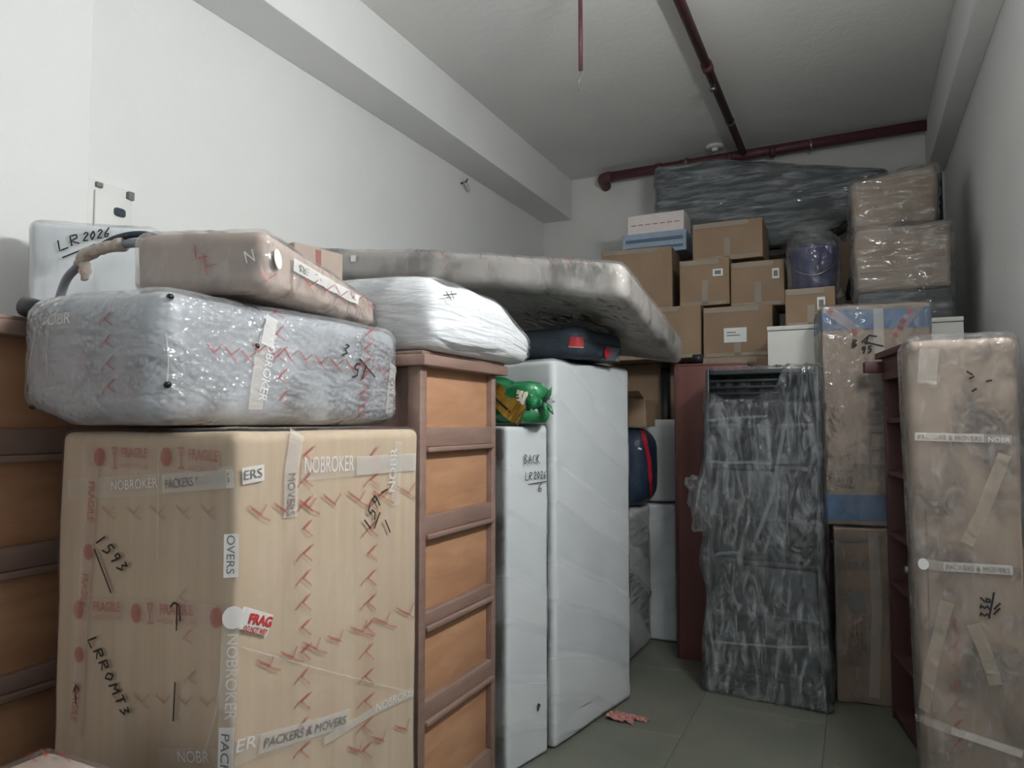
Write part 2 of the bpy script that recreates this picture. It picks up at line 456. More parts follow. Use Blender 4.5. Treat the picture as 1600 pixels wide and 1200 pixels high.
t1 = struct('trim_1', boxvf(XL, -2.6, 3.41, -2.44, YB, H, .004), MT['plaster']); t1['label'] = 'deep plastered ceiling beam along the long wall'
t2 = struct('trim_2', boxvf(.55, -2.6, 3.42, XR, YB, H, .004), MT['plaster']); t2['label'] = 'narrow plastered beam above the wall of the tall wrapped carton'
t3 = struct('trim_3', boxvf(XL, -2.6, 0, XL+.075, 1.79, 3.41, .004), MT['plaster']); t3['label'] = 'plastered pilaster at the near end of the long wall'

# wall lamp (outside the frame, on the right wall): the room's light
t = Thing('tube_lamp', 'white batten tube lamp fixed to the wall near the entrance', 'lamp', (XR, LAMP_Y, LAMP_Z))
t.part('batten', boxvf(-.05, -.62, -.03, 0, .62, .03, .006), MT['offwhite'])
t.part('tube', tube([(-.115, -.58, 0), (-.115, .58, 0)], .018, 10), MT['tube'])
for s in (-1, 1): t.part('holder', boxvf(-.14, s*.6-.015, -.022, -.045, s*.6+.015, .022, .004), MT['offwhite'])

ld = bpy.data.lights.new('tube_light', 'AREA'); ld.shape = 'RECTANGLE'; ld.size = .10; ld.size_y = 1.16      # light thrown into the room by the batten's reflector
ld.energy = LAMP_POWER; ld.color = (1.0, 1.0, 1.0)
lo = bpy.data.objects.new('tube_light', ld); COL.objects.link(lo); lo.parent = t.o
lo.location = (-.15, 0, 0); lo.rotation_euler = (0, R(101), 0)

# sprinkler pipes
t = Thing('sprinkler_main', 'thick maroon sprinkler pipe running across in front of the end wall', 'pipe', (0, 6.35, 3.735))
el = Vector((-2.08, 0, 0))
run = t.part('pipe_run', tube([(-2.06, 0, -.01), (.56, 0, .02)], .042, 14), MT['pipe'])
t.part('elbow', tube(smooth_path([(-1.99, 0, -.01), (-2.05, .005, -.01), (-2.088, .03, -.02), (-2.09, .15, -.05)], 5), .047, 14), MT['pipe'])
for x_ in (-1.55, -1.33, -.93, -.58): t.part('coupling', tube([(x_-.025, 0, -.005+.01*x_*0), (x_+.025, 0, -.005)], .049, 14), MT['pipe'])
for x_ in (-1.3, -.28): t.part('hanger', join(tube([(x_, 0, .06), (x_, 0, .005)], .006, 8), tube([(x_-.012, 0, 0), (x_+.012, 0, 0)], .052, 14)), MT['steel'])
t = Thing('sprinkler_branch', 'long maroon sprinkler pipe running along the ceiling towards the end wall', 'pipe', (-.815, 0, 3.745))
t.part('pipe_run', tube([(0, -2.5, 0), (0, 6.30, 0)], .03, 12), MT['pipe'])
t.part('sprinkler_head', tube([(0, 4.86, 0), (0, 4.86, -.055), (0, 4.86, -.06), (0, 4.86, -.075)], [.016, .016, .026, .02], 10), MT['steel'])
t.part('coupling', tube([(0, 4.62, 0), (0, 4.70, 0)], .037, 12), MT['pipe'])
for y_ in (1.2, 3.4, 5.6): t.part('hanger', join(tube([(0, y_-.01, 0), (0, y_+.01, 0)], .036, 12), tube([(0, y_, .03), (0, y_, .056)], .005, 8)), MT['steel'])
t = Thing('hanging_rod', 'thin maroon rod hanging straight down from the ceiling with a wire end', 'rod', (-1.262, 3.5, 0))
t.part('rod', tube([(0, 0, 3.8), (0, 0, 3.295)], .0115, 10), MT['pipe'])
t.part('wire_hook', tube(smooth_path([(0, 0, 3.30), (.004, 0, 3.26), (-.012, 0, 3.235), (-.014, 0, 3.205), (-.002, 0, 3.192), (.004, 0, 3.20)], 5), .0022, 6), MT['steel'])
t = Thing('ceiling_rose', 'small round white fitting on the ceiling above the main pipe', 'ceiling fitting', (-1.03, 6.2, H))
t.part('disc', lathe([(.075, 0), (.075, -.012), (.06, -.022)], 24), MT['offwhite'])
t.part('boss', lathe([(.028, -.02), (.026, -.04), (.015, -.046)], 16), MT['offwhite'])

# electrical box on the left wall
t = Thing('switch_box', 'small grey metal distribution box on the wall above the white carton', 'electrical box', (XL, 1.91, 2.2))
t.part('box', boxvf(0, -.10, -.03, .03, .10, .215, .004), MT['offwhite'])
dr = t.part('door', boxvf(.03, -.07, -.02, .042, .088, .172, .003), MT['offwhite'])
ring = [(.035+.026*math.copysign(abs(math.cos(a*math.pi/12))**.6, math.cos(a*math.pi/12)), .106+.018*math.copysign(abs(math.sin(a*math.pi/12))**.6, math.sin(a*math.pi/12))) for a in range(24)]
t.part('window', ([(.0415, y_, z_) for y_, z_ in ring]+[(.0450, y_, z_) for y_, z_ in ring], [tuple(range(24)), tuple(range(24, 48))]+[(a, (a+1) % 24, 24+(a+1) % 24, 24+a) for a in range(24)]), MT['slate'], dr, smooth=False)
t.part('latch', boxvf(.03, .070, .170, .05, .096, .205, .003), MT['greyink'])
t.part('latch', boxvf(.03, -.066, .186, .042, -.038, .206, .002), MT['greyink'])
t = Thing('wall_hook', 'small bent rusty nail with string on the bare wall', 'nail', (XL, 4.84, 3.309))
t.part('nail', tube([(0, 0, 0), (.05, 0, .01), (.055, .01, .03)], .007, 8), MT['pipe'])
t.part('string', tube(smooth_path([(.045, 0, .01), (.05, .04, -.02), (.04, .07, -.045), (.03, -.03, .02)], 4), .005, 6), MT['kraft'])

# ------------------------------------------------------------------ pen strokes
GL = {
 'L': [[(0, 1), (0, 0), (.6, 0)]], 'R': [[(0, 0), (0, 1), (.45, .9), (.45, .6), (0, .5), (.55, 0)]],
 '2': [[(0, .8), (.25, 1), (.5, .8), (.05, .05), (.6, .05)]], '0': [[(.25, 1), (0, .5), (.25, 0), (.5, .5), (.25, 1)]],
 '6': [[(.45, 1), (.05, .5), (.1, .05), (.4, .05), (.45, .4), (.08, .35)]], '1': [[(.2, 1), (.2, 0)]],
 '5': [[(.5, 1), (.1, 1), (.08, .6), (.4, .6), (.45, .2), (.05, 0)]], '9': [[(.42, .6), (.1, .6), (.1, .95), (.42, .95), (.42, .5), (.3, 0)]],
 '3': [[(.05, .95), (.45, .9), (.15, .55), (.48, .3), (.05, .02)]], 'B': [[(0, 0), (0, 1), (.45, .85), (.1, .52), (.5, .3), (0, 0)]],
 'A': [[(0, 0), (.25, 1), (.5, 0)], [(.1, .4), (.4, .4)]], 'C': [[(.5, .9), (.1, .8), (.05, .2), (.5, .05)]],
 'K': [[(0, 1), (0, 0)], [(.45, 1), (.02, .5), (.55, 0)]], 'M': [[(0, 0), (.05, 1), (.3, .4), (.55, 1), (.6, 0)]],
 'T': [[(0, 1), (.6, 1)], [(.3, 1), (.3, 0)]], 'Y': [[(0, 1), (.28, .5), (.55, 1)], [(.28, .5), (.2, 0)]], ' ': [],
 'E': [[(.5, 1), (0, .95), (0, .05), (.5, 0)], [(0, .5), (.4, .5)]], '-': [[(0, .5), (.5, .5)]],
}
def write(txt, org, dx, dy, adv=.85):
    """org: pixel of the lower left of the first letter; dx, dy: pixel vectors of letter width and height"""
    out = []; k = 0
    for ch in txt:
        for ln in GL.get(ch, []):
            out.append([(org[0]+dx[0]*(k*adv+a)+dy[0]*b, org[1]+dx[1]*(k*adv+a)+dy[1]*b) for a, b in ln])
        k += 1
    return out
def chev(p0, p1, n, size, seed=0):
    """a row of red printed arrow marks between two pixels"""
    rr = random.Random(seed); out = []
    L = math.hypot(p1[0]-p0[0], p1[1]-p0[1]); ax = ((p1[0]-p0[0])/L, (p1[1]-p0[1])/L); nx = (-ax[1], ax[0])
    for i in range(n):
        t = (i+.5)/n; c = (p0[0]+(p1[0]-p0[0])*t, p0[1]+(p1[1]-p0[1])*t)
        def q(a, b): return (c[0]+ax[0]*a*size+nx[0]*b*size, c[1]+ax[1]*a*size+nx[1]*b*size)
        j = rr.uniform(-.1, .1)
        out += [[q(-.5, -.45+j), q(.05, .05)], [q(-.42, -.3+j), q(.12, .18)], [q(.05, .1), q(.5, -.45)]]
        if rr.random() < .6: out.append([q(.1, .2), q(.55, .5)])
    return out

# ------------------------------------------------------------------ panelled wooden cupboards
def cupboard(name, label, loc, face_len, depth, top):
    """long face towards +x; local x 0 is the face, y 0..face_len"""
    t = Thing(name, label, 'cupboard', loc, group='panelled wooden cupboards')
    t.part('carcass', boxvf(-depth, .02, 0, -.045, face_len-.02, top-.05, .004), MT['rail_wood'])
    rails = [(1.349, 1.433), (1.059, 1.137), (.757, .82), (.451, .53), (.10, .19)]
    for a, b in rails:
        r = t.part('rail', boxvf(-.04, .04, a+.018, .0, face_len-.03, b, .004), MT['rail_wood'])
        t.part('moulding', boxvf(-.04, .04, a, .012, face_len-.03, a+.018, .004), MT['rail_wood'], r)
    z1 = top-.05
    edges = [(z1, 1.433)] + [(rails[i][0], rails[i+1][1]) for i in range(4)] + [(.10, 0)]
    for b, a in edges:
        t.part('panel', boxvf(-.05, .03, a-.004, -.024, face_len-.025, b+.004, .002), MT['panel_wood'])
    t.part('stile', boxvf(-.05, face_len-.032, 0, .002, face_len, z1, .003), MT['rail_wood'])
    t.part('stile', boxvf(-.05, 0, 0, .002, .04, z1, .003), MT['rail_wood'])
    t.part('side_panel', boxvf(-depth, face_len-.02, 0, -.05, face_len-.004, z1, .002), MT['panel_wood'])
    t.part('cornice', join(boxvf(-depth-.01, -.02, top-.05, .03, face_len+.055, top-.012, .004), boxvf(-depth-.01, -.015, top-.012, .018, face_len+.045, top, .003)), MT['rail_wood'])
    return t
cupboard('panelled_cupboard', 'dark brown panelled cupboard at the photo edge under the white marked carton', (-1.92, .35, 0), 1.54, .70, 1.718)
cupboard('panelled_cupboard', 'orange brown panelled cupboard between the big brown carton and the white wrapped panels', (-1.30, 2.03, 0), .555, .98, 1.688)

# ------------------------------------------------------------------ boxes
def box(name, label, cat, cx, y0, z0, size, rotz=0.0, mat='card', r=.008, film_mat=None, n=(5, 5, 5), amp=.004, freq=5, seed=0, group=None, part='carton_body', gap=.004, famp=.004, ffreq=22, fan=(1, 1, 1), fn=None, fseed=1, corner='front', fn_film=None, fnn=None):
    """cx, y0: middle of the front edge (before turning about it); size x, y, z"""
    t = Thing(name, label, cat, (cx, y0, z0), rotz, group)
    sh = Matrix.Translation((0, size[1]/2, 0))
    body = t.part(part, xf(softbox(size[0], size[1], size[2]-(gap*2 if film_mat else 0), r, n, amp, freq, seed, fn=fn), sh), MT[mat], key='body')
    t.size = size
    if film_mat:
        sz = (size[0]+2*gap, size[1]+2*gap, size[2])
        t.part('plastic_wrap', xf(softbox(sz[0], sz[1], sz[2], r+gap*1.5, fnn or (14, 14, 14), amp*1.0, freq, seed, aniso=fan, amp2=famp, freq2=ffreq, fn=fn_film or fn), sh), MT[film_mat], key='film')
    return t
def patch(t, name, u0, v0, u1, v1, mat, face='front', lift=.005, parent=None, th=.0015):
    """thin sheet on the front (or right / left) face; u, v in metres from the face's lower left"""
    sx, sy, sz = t.size
    if face == 'front': vf = boxvf(u0-sx/2, -lift-th, v0, u1-sx/2, -lift, v1)
    elif face == 'right': vf = boxvf(sx/2+lift, u0, v0, sx/2+lift+th, u1, v1)
    else: vf = boxvf(-sx/2-lift-th, u0, v0, -sx/2-lift, u1, v1)
    return t.part(name, vf, MT[mat], parent, smooth=False)

# big brown carton
big = box('big_carton', 'tall brown carton with fragile tapes under the silver wrapped suitcase', 'carton', -1.495, 1.149, 0, (.59, .72, 1.436), 0, 'card', .022, 'film_soft', n=(10, 10, 14), amp=.006, freq=4, seed=2, famp=.002, ffreq=16, fan=(1, 1, .3))
K = 'film'
tp = big.strip('fragile_tape', [(130, 712), (240, 714), (344, 722)], .048, MT['tape_pink'], K)
for x0 in (158, 262):
    big.disc('red_disc', x0, 714, .019, .022, MT['red_ink'], K, parent=tp)
    big.strokes('glass_symbol', [[(x0+18, 700), (x0+28, 700)], [(x0+20, 703), (x0+23, 714), (x0+26, 703)], [(x0+23, 714), (x0+23, 730)], [(x0+18, 731), (x0+28, 731)]], .005, MT['red_ink'], K, parent=tp)
big.text('lettering', 'FRAGILE', (191, 714), (232, 715), .022, MT['red_ink'], K, parent=tp, bold=.03)
big.text('lettering', 'HANDLE WITH CARE', (190, 731), (234, 733), .011, MT['red_ink'], K, parent=tp)
big.text('lettering', 'FRAGILE', (296, 717), (342, 721), .024, MT['red_ink'], K, parent=tp, bold=.03)
big.text('lettering', 'HANDLE WITH CARE', (294, 735), (342, 739), .011, MT['red_ink'], K, parent=tp)
tp = big.strip('brand_tape', [(108, 765), (250, 757), (366, 745)], .048, MT['tape_clear'], K, lift=.003)
big.text('lettering', 'NOBROKER', (178, 766), (250, 761), .022, MT['white_ink'], K, .0065, tp)
bk = big.strip('white_block', [(256, 756), (366, 747)], .040, MT['tape_mid'], K, lift=.0045, parent=tp)
big.text('lettering', 'PACKERS & MOVERS', (262, 763), (362, 753), .020, MT['greyink'], K, .0065, tp)
tp = big.strip('brand_tape', [(378, 744), (412, 738)], .036, MT['tape_white'], K)
big.text('lettering', 'ERS', (380, 750), (408, 745), .020, MT['greyink'], K, parent=tp)
tp = big.strip('fragile_tape', [(122, 950), (230, 955), (366, 966)], .050, MT['tape_pink'], K)
for x0 in (125, 215, 340):
    big.disc('red_disc', x0, 952+(x0-125)*.06, .018, .022, MT['red_ink'], K, parent=tp)
big.strokes('glass_symbol', [[(231, 943), (242, 943)], [(233, 945), (236, 958), (240, 945)], [(236, 958), (236, 972)], [(232, 973), (242, 973)]], .005, MT['red_ink'], K, parent=tp)
big.text('lettering', 'FRAGILE', (148, 954), (190, 955), .022, MT['red_ink'], K, parent=tp, bold=.03)
big.text('lettering', 'HANDLE WITH CARE', (146, 967), (192, 969), .011, MT['red_ink'], K, parent=tp)
big.text('lettering', 'FRAGILE', (252, 959), (304, 961), .022, MT['red_ink'], K, parent=tp, bold=.03)
big.text('lettering', 'HANDLE WITH CARE', (248, 973), (310, 977), .011, MT['red_ink'], K, parent=tp)
tp = big.strip('torn_tape', [(374, 964), (396, 970), (421, 977)], .046, MT['tape_white'], K)
big.text('lettering', 'FRAG', (386, 973), (421, 979), .021, MT['red_solid'], K, parent=tp, bold=.04)
big.text('lettering', 'DO NOT WET', (378, 985), (414, 992), .012, MT['red_solid'], K, parent=tp, bold=.02)
big.disc('sticker', 364, 964, .022, .024, MT['tape_white'], K, .006)
# vertical fragile tape at the left
tp = big.strip('fragile_tape', [(149, 700), (138, 860), (128, 1000), (120, 1150)], .042, MT['tape_pink'], K, lift=.003)
for (a, b) in ((140, 862), (126, 1022)):
    big.disc('red_disc', a, b, .017, .019, MT['red_ink'], K, parent=tp)
big.text('lettering', 'FRAGILE', (141, 752), (139, 815), .022, MT['red_ink'], K, parent=tp, bold=.03)
big.text('lettering', 'FRAGILE', (131, 895), (128, 945), .022, MT['red_ink'], K, parent=tp, bold=.03)
big.text('lettering', 'FRAGILE', (118, 1065), (113, 1125), .022, MT['red_ink'], K, parent=tp, bold=.03)
# corner tapes
tp = big.strip('brand_tape', [(362, 834), (361, 902)], .030, MT['tape_white'], K)
big.text('lettering', 'OVERS', (356, 836), (355, 896), .018, MT['greyink'], K, parent=tp)
tp = big.strip('brand_tape', [(361, 975), (357, 1080), (352, 1200)], .036, MT['tape_clear'], K)
big.text('lettering', 'NOBROKER', (356, 990), (352, 1124), .024, MT['white_ink'], K, parent=tp)
bk = big.strip('white_block', [(355, 1136), (352, 1215)], .032, MT['tape_white'], K, lift=.003, parent=tp)
big.text('lettering', 'PACK', (348, 1145), (346, 1208), .020, MT['greyink'], K, .005, tp)
tp = big.strip('brand_tape', [(250, 1186), (345, 1188)], .048, MT['tape_clear'], K)
big.text('lettering', 'NOBR', (281, 1190), (330, 1191), .024, MT['white_ink'], K, parent=tp)
tp = big.strip('brand_tape', [(362, 1180), (402, 1165), (480, 1143), (545, 1122)], .05, MT['tape_clear'], K)
bk = big.strip('white_block', [(404, 1163), (543, 1122)], .040, MT['tape_mid'], K, lift=.003, parent=tp)
big.text('lettering', 'PACKERS & MOVERS', (410, 1168), (538, 1130), .020, MT['greyink'], K, .005, tp)
big.text('lettering', 'ER', (366, 1176), (398, 1166), .026, MT['white_ink'], K, .005, tp)
tp = big.strip('brand_tape', [(505, 1158), (580, 1112), (645, 1082)], .02, MT['tape_mid'], K, lift=.003)
big.text('lettering', 'NOBROKE', (585, 1112), (640, 1086), .022, MT['white_ink'], K, .005, tp)
tp = big.strip('brand_tape', [(470, 735), (560, 728), (658, 720)], .05, MT['tape_clear'], K)
big.text('lettering', 'NOBROKER', (474, 740), (551, 735), .040, MT['white_ink'], K, parent=tp)
bk = big.strip('white_block', [(556, 728), (659, 721)], .050, MT['tape_mid'], K, lift=.003, parent=tp)
big.text('lettering', 'PACKERS & MOVERS', (561, 734), (656, 726), .026, MT['greyink'], K, .005, tp)
tp = big.strip('brand_tape', [(464, 676), (455, 735), (453, 808)], .046, MT['tape_mid'], K)
big.text('lettering', 'MOVERS', (449, 740), (447, 806), .024, MT['greyink'], K, parent=tp)
tp = big.strip('brand_tape', [(622, 690), (617, 790)], .040, MT['tape_clear'], K)
big.text('lettering', 'NOBR', (615, 768), (619, 700), .030, MT['white_ink'], K, parent=tp)
L_ = chev((478, 690), (470, 1190), 13, 26, 1)+chev((582, 690), (568, 1190), 13, 26, 2)+chev((385, 805), (655, 766), 7, 28, 3)+chev((400, 1046), (655, 952), 7, 28, 4)+chev((540, 1180), (650, 1130), 3, 26, 5)
big.strokes('arrow_print', L_, .0055, MT['red_ink'], K, .0022)
L_ = chev((170, 1092), (340, 1100), 5, 24, 6)+chev((150, 800), (345, 800), 5, 22, 7)+chev((280, 900), (300, 1090), 3, 22, 9)
big.strokes('arrow_print', L_, .005, MT['red_faint'], K, .0022)
big.strokes('handwriting', write('1593', (150, 845), (13, 16), (14, -10))+[[(150, 858), (176, 926)]], .0045, MT['ink'], K)
big.strokes('handwriting', write('LRR0MT3', (140, 1000), (9.5, 21), (13, -5))+[[(120, 1070), (121, 1100)], [(117, 1080), (121, 1070), (126, 1078)]], .0045, MT['ink'], K)
big.strokes('handwriting', [[(268, 948), (274, 941), (282, 945), (284, 970)], [(279, 945), (278, 985)], [(276, 1065), (273, 1126)]], .0045, MT['ink'], K)
big.strokes('handwriting', write('159', (576, 830), (8, -20), (-10, -14))+[[(583, 826), (592, 800)], [(600, 812), (608, 832)], [(594, 770), (604, 764)]], .005, MT['ink'], K)
big.strokes('film_edge', [[(375, 1010), (480, 1040), (645, 1083)], [(318, 1190), (340, 1110), (348, 1050)], [(250, 700), (248, 870)]], .0025, MT['tape_mid'], K, seg=8)

# silver wrapped suitcase on the big carton
def sagbag(p):
    e = max(0.0, (p.x*-1+(-.10))/.12)           # the overhanging near end droops and tapers
    if p.x < -.1: p.z += .05*min(1, e)*(1-p.z/.29)
    return p
suit = Thing('wrapped_suitcase', 'silver suitcase in bubble wrap lying on the tall brown carton', 'suitcase', (-1.603, 1.075, 1.443))
sh = Matrix.Translation((0, .46, 0))
def rise(p):
    k = max(0.0, (-p.x-.08)/.15)
    p.z += .035*min(1.0, k)*(1-min(1, p.z/.29))
    return p
suit.part('case', xf(softbox(.495, .91, .305, .05, (10, 14, 8), .008, 5, 3, fn=rise), sh), MT['silver'], key='body')
suit.part('bubble_wrap', xf(softbox(.507, .922, .315, .053, (26, 44, 20), .008, 5, 3, aniso=(1, 1, 2), amp2=.0025, freq2=22, fn=rise), sh), MT['film_bubble'], key='film')
wv = tube([(-.045, 0, 0), (-.04, 0, 0), (-.03, 0, 0), (.03, 0, 0), (.04, 0, 0), (.045, 0, 0)], [.006, .018, .026, .026, .018, .006], 16)
wm = Matrix.Translation(suit.inv@at(54, 483, 'y', 1.12))@Matrix.Rotation(R(15), 4, 'Y')@Matrix.Rotation(R(8), 4, 'Z')
wh = suit.part('wheel', xf(wv, wm), MT['black'], label='black castor wheel poking out of the wrap')
suit.part('wheel_bracket', xf(boxvf(.02, -.02, -.018, .05, .02, .018, .005), wm), MT['black'], wh)
for q in ((266, 463), (262, 601), (50, 636), (402, 541)):
    p, n = suit.hit(q[0], q[1], 'film')
    if p is not None: suit.part('stud', xf(softbox(.016, .016, .016, .0075, (1, 1, 1)), Matrix.Translation(p-n*.003-Vector((0, 0, .008)))), MT['black'])
K = 'film'
tp = suit.strip('brand_tape', [(425, 500), (408, 560), (398, 640)], .046, MT['tape_mid'], K)
suit.text('lettering', 'NOBROKER', (420, 520), (402, 625), .026, MT['white_ink'], K, parent=tp)
bk = suit.strip('white_block', [(424, 496), (416, 540)], .040, MT['tape_white'], K, lift=.003, parent=tp)
tp = suit.strip('brand_tape', [(614, 570), (607, 645)], .036, MT['tape_mid'], K)
suit.text('lettering', 'OVERS', (609, 590), (606, 640), .022, MT['greyink'], K, parent=tp)
tp = suit.strip('brand_tape', [(72, 505), (120, 500)], .036, MT['tape_clear'], K)
suit.text('lettering', 'OBR', (76, 509), (112, 505), .026, MT['white_ink'], K, parent=tp)
suit.strokes('arrow_print', chev((165, 480), (172, 620), 4, 22, 11)+chev((430, 470), (440, 640), 5, 24, 12)+chev((390, 545), (610, 585), 9, 22, 13)+chev((575, 510), (560, 650), 6, 22, 14)+chev((320, 545), (400, 560), 3, 24, 15), .0045, MT['red_ink'], K, .0025)
suit.strokes('handwriting', write('3', (532, 555), (16, 4), (6, -18))+write('51', (548, 590), (16, 2), (6, -22))+[[(560, 560), (585, 590)]], .005, MT['ink'], K)
for pts in ([(259, 520), (263, 560), (261, 600)], [(78, 505), (74, 550), (76, 590)], [(62, 500), (48, 565), (45, 600)]):
    suit.strip('film_fold', pts, .0028, MT['tape_mid'], K, .003, seg=8)

# flat wrapped package on the suitcase
def taper(p):
    p.z *= 1-.40*(p.y+.34)/.68
    p.z += .012
    return p
pk = Thing('wrapped_flat_package', 'flat brown cardboard package in clear film lying on the silver suitcase', 'package', (-1.469, 1.275, 1.756), R(14))
shp = Matrix.Translation((0, .355, 0))
pk.part('cardboard', xf(softbox(.365, .715, .160, .035, (10, 14, 4), .006, 6, 5, fn=taper), shp), MT['card_pale'], key='body')
pk.part('plastic_wrap', xf(softbox(.377, .727, .166, .038, (22, 34, 10), .006, 6, 5, amp2=.003, freq2=20, fn=taper), shp), MT['film_crinkle'], key='film')
tp = pk.strip('brand_tape', [(458, 413), (520, 448), (560, 470)], .034, MT['tape_white'], 'film')
pk.text('lettering', 'PACKERS & MOVERS', (552, 461), (466, 413), .018, MT['greyink'], 'film', parent=tp)
pk.text('lettering', 'NOBROKER', (592, 486), (563, 472), .022, MT['red_ink'], 'film')
pk.disc('sticker', 432, 405, .020, .026, MT['paper'], 'film')
pk.text('lettering', 'N', (386, 412), (400, 408), .030, MT['white_ink'], 'film')
pk.strokes('arrow_print', chev((300, 395), (330, 420), 2, 26, 21)+chev((470, 440), (590, 480), 5, 24, 22)+chev((400, 430), (430, 440), 1, 26, 23), .0045, MT['red_ink'], 'film', .003)

# white marked carton on the left cupboard
lr = box('white_carton', 'white wrapped carton with pen marking standing on the dark cupboard at the left', 'carton', -2.325, 1.585, 1.720, (.385, .12, .41), R(40), 'paper_white', .022, 'film_soft', amp=.006, seed=4, fan=(1, 1, .2), famp=.003)
lr.strokes('handwriting', write('LR', (94, 392), (22, -8), (-3, -16))+write('2026', (130, 378), (13, -2.5), (2, -14))+[[(98, 403), (150, 382)]], .005, MT['ink'], 'film')
# curved armrest in front of it
am = Thing('curved_armrest', 'curved grey tubular armrest with torn brown paper beside the white marked carton', 'armrest', tuple(at(80, 470, 'y', 1.40)))
def apt(px, py, y=1.40):
    return am.inv@at(px, py, 'y', y)
a0 = apt(80, 470); a0.z = 1.716-am.T.translation.z
low = smooth_path([a0, apt(100, 445), apt(122, 416), apt(138, 396), apt(165, 388), apt(200, 381), apt(232, 380), apt(250, 384)], 6)
am.part('lower_tube', tube(low, .013, 12), MT['grey_metal'])
am.part('upper_pad', tube(smooth_path([apt(160, 384), apt(178, 374), apt(205, 367), apt(230, 367), apt(250, 374)], 6), [.007]+[.010]*22+[.009]*2, 12), MT['slate'])
wv = tube(smooth_path([apt(124, 413), apt(136, 398), apt(160, 388), apt(195, 382)], 6), .0185, 14)
wv = ([v+Vector((noise.noise(v*40), noise.noise(v*40+Vector((3, 1, 5))), noise.noise(v*40+Vector((9, 2, 1)))))*.008 for v in wv[0]], wv[1])
am.part('torn_paper', wv, MT['kraft'])
wv = tube(smooth_path([apt(130, 410), apt(133, 420), apt(131, 432), apt(128, 438)], 4), [.012, .014, .016, .016, .015, .016, .014, .013, .012, .011, .009, .007, .003], 10)
wv = ([v+Vector((noise.noise(v*60), noise.noise(v*60+Vector((3, 1, 5))), 0))*.008 for v in wv[0]], wv[1])
am.part('paper_rag', wv, MT['kraft'])

# low carton in the near corner
near = box('low_wrapped_carton', 'pale film wrapped carton cut off at the lower left corner of the photo', 'carton', -1.24, .42, 0, (.60, .55, .79), R(-2), 'card_pale', .03, 'film', amp=.006, seed=6)
near.strokes('arrow_print', chev((30, 1180), (110, 1180), 3, 24, 31), .005, MT['red_ink'], 'film', .003)

# small carton behind the package
sc = box('small_carton', 'plain brown carton peeking out between the flat package and the mattress', 'carton', -2.21, 2.22, 1.690, (.44, .26, .475), R(-8), 'card_pale', .006)
sc.strip('blue_mark', [(462, 403), (472, 404)], .018, MT['blue_print'])
sc.strip('edge_tape', [(497, 382), (497, 425)], .03, MT['red_ink'])

# white wrinkled pack on the cupboard
def slump(p):
    k = min(1.0, max(0.0, (p.y-.06)/.36)); k = k*k*(3-2*k)
    p.z *= 1-.50*k
    e = p.x/.31
    p.x += .0
    p.z -= .03*max(0, e)**2*min(1.0, p.z/.2)
    return p
wp = Thing('white_foam_pack', 'folded white foam sheets in wrinkled film on the orange brown cupboard', 'foam sheets', (-1.535, 2.395, 1.690))
wp.part('sheet_bundle', softbox(.62, .76, .262, .07, (20, 44, 30), .012, 5, 8, aniso=(.7, .35, 3.2), amp2=.006, freq2=12, fn=slump), MT['foam_wrinkled'], key='body')
def flapz(p): 
    p = slump(p); return p
wp.part('top_flap', ([Vector((v.x+.012, v.y, v.z+.006)) for v in softbox(.63, .77, .262, .08, (12, 30, 16), .01, 4, 9, aniso=(1, .4, 2), amp2=.004, freq2=8, fn=slump)[0]], [f for f in softbox(.63, .77, .262, .08, (12, 30, 16), .01, 4, 9, aniso=(1, .4, 2), amp2=.004, freq2=8, fn=slump)[1]]), MT['film_soft'], key='film')
wp.strokes('handwriting', [[(696, 456), (704, 470)], [(703, 455), (708, 468)], [(692, 462), (712, 460)]], .004, MT['ink'], 'film')

# mattress
def mat_z(x, y): return 2.13+.137*(-.853-x)-.20*(y-2.91)/1.12
mtr = Thing('wrapped_mattress', 'long grey mattress in clear plastic lying across the white packs', 'mattress', (-1.73, 2.91, 1.95))
def mfn(p):
    X, Y = p.x-1.73, p.y+2.91
    bow = .018*math.sin((X+2.6)*1.8)
    # the near right corner is rounded off
    return Vector((p.x, p.y, p.z-.165+mat_z(X, Y)-1.95+bow))
shm = Matrix.Translation((0, .56, 0))
def mf(sz, r, n, a2, f2, sd):
    vf = softbox(sz[0], sz[1], sz[2], r, n, .008, 3, sd, amp2=a2, freq2=f2, base=False)
    return [mfn(v) for v in xf(vf, shm)[0]], vf[1]
mtr.part('pad', mf((1.74, 1.11, .16), .045, (20, 14, 4), 0, 1, 12), MT['mattress'], key='body')
mtr.part('plastic_cover', mf((1.752, 1.122, .168), .048, (60, 40, 10), .004, 18, 12), MT['film_crinkle'], key='film')
mtr.strokes('arrow_print', chev((690, 385), (700, 430), 2, 18, 41)+chev((640, 390), (700, 395), 3, 18, 42)+chev((745, 392), (770, 430), 2, 18, 43)+chev((760, 395), (930, 415), 6, 18, 44), .006, MT['red_faint'], 'film', .003)
st = mtr.part('size_label', mtr.strip_vf([(549, 404), (557, 404)], .03, 'film', .004, 2), MT['paper'], None, smooth=False, recalc=False)

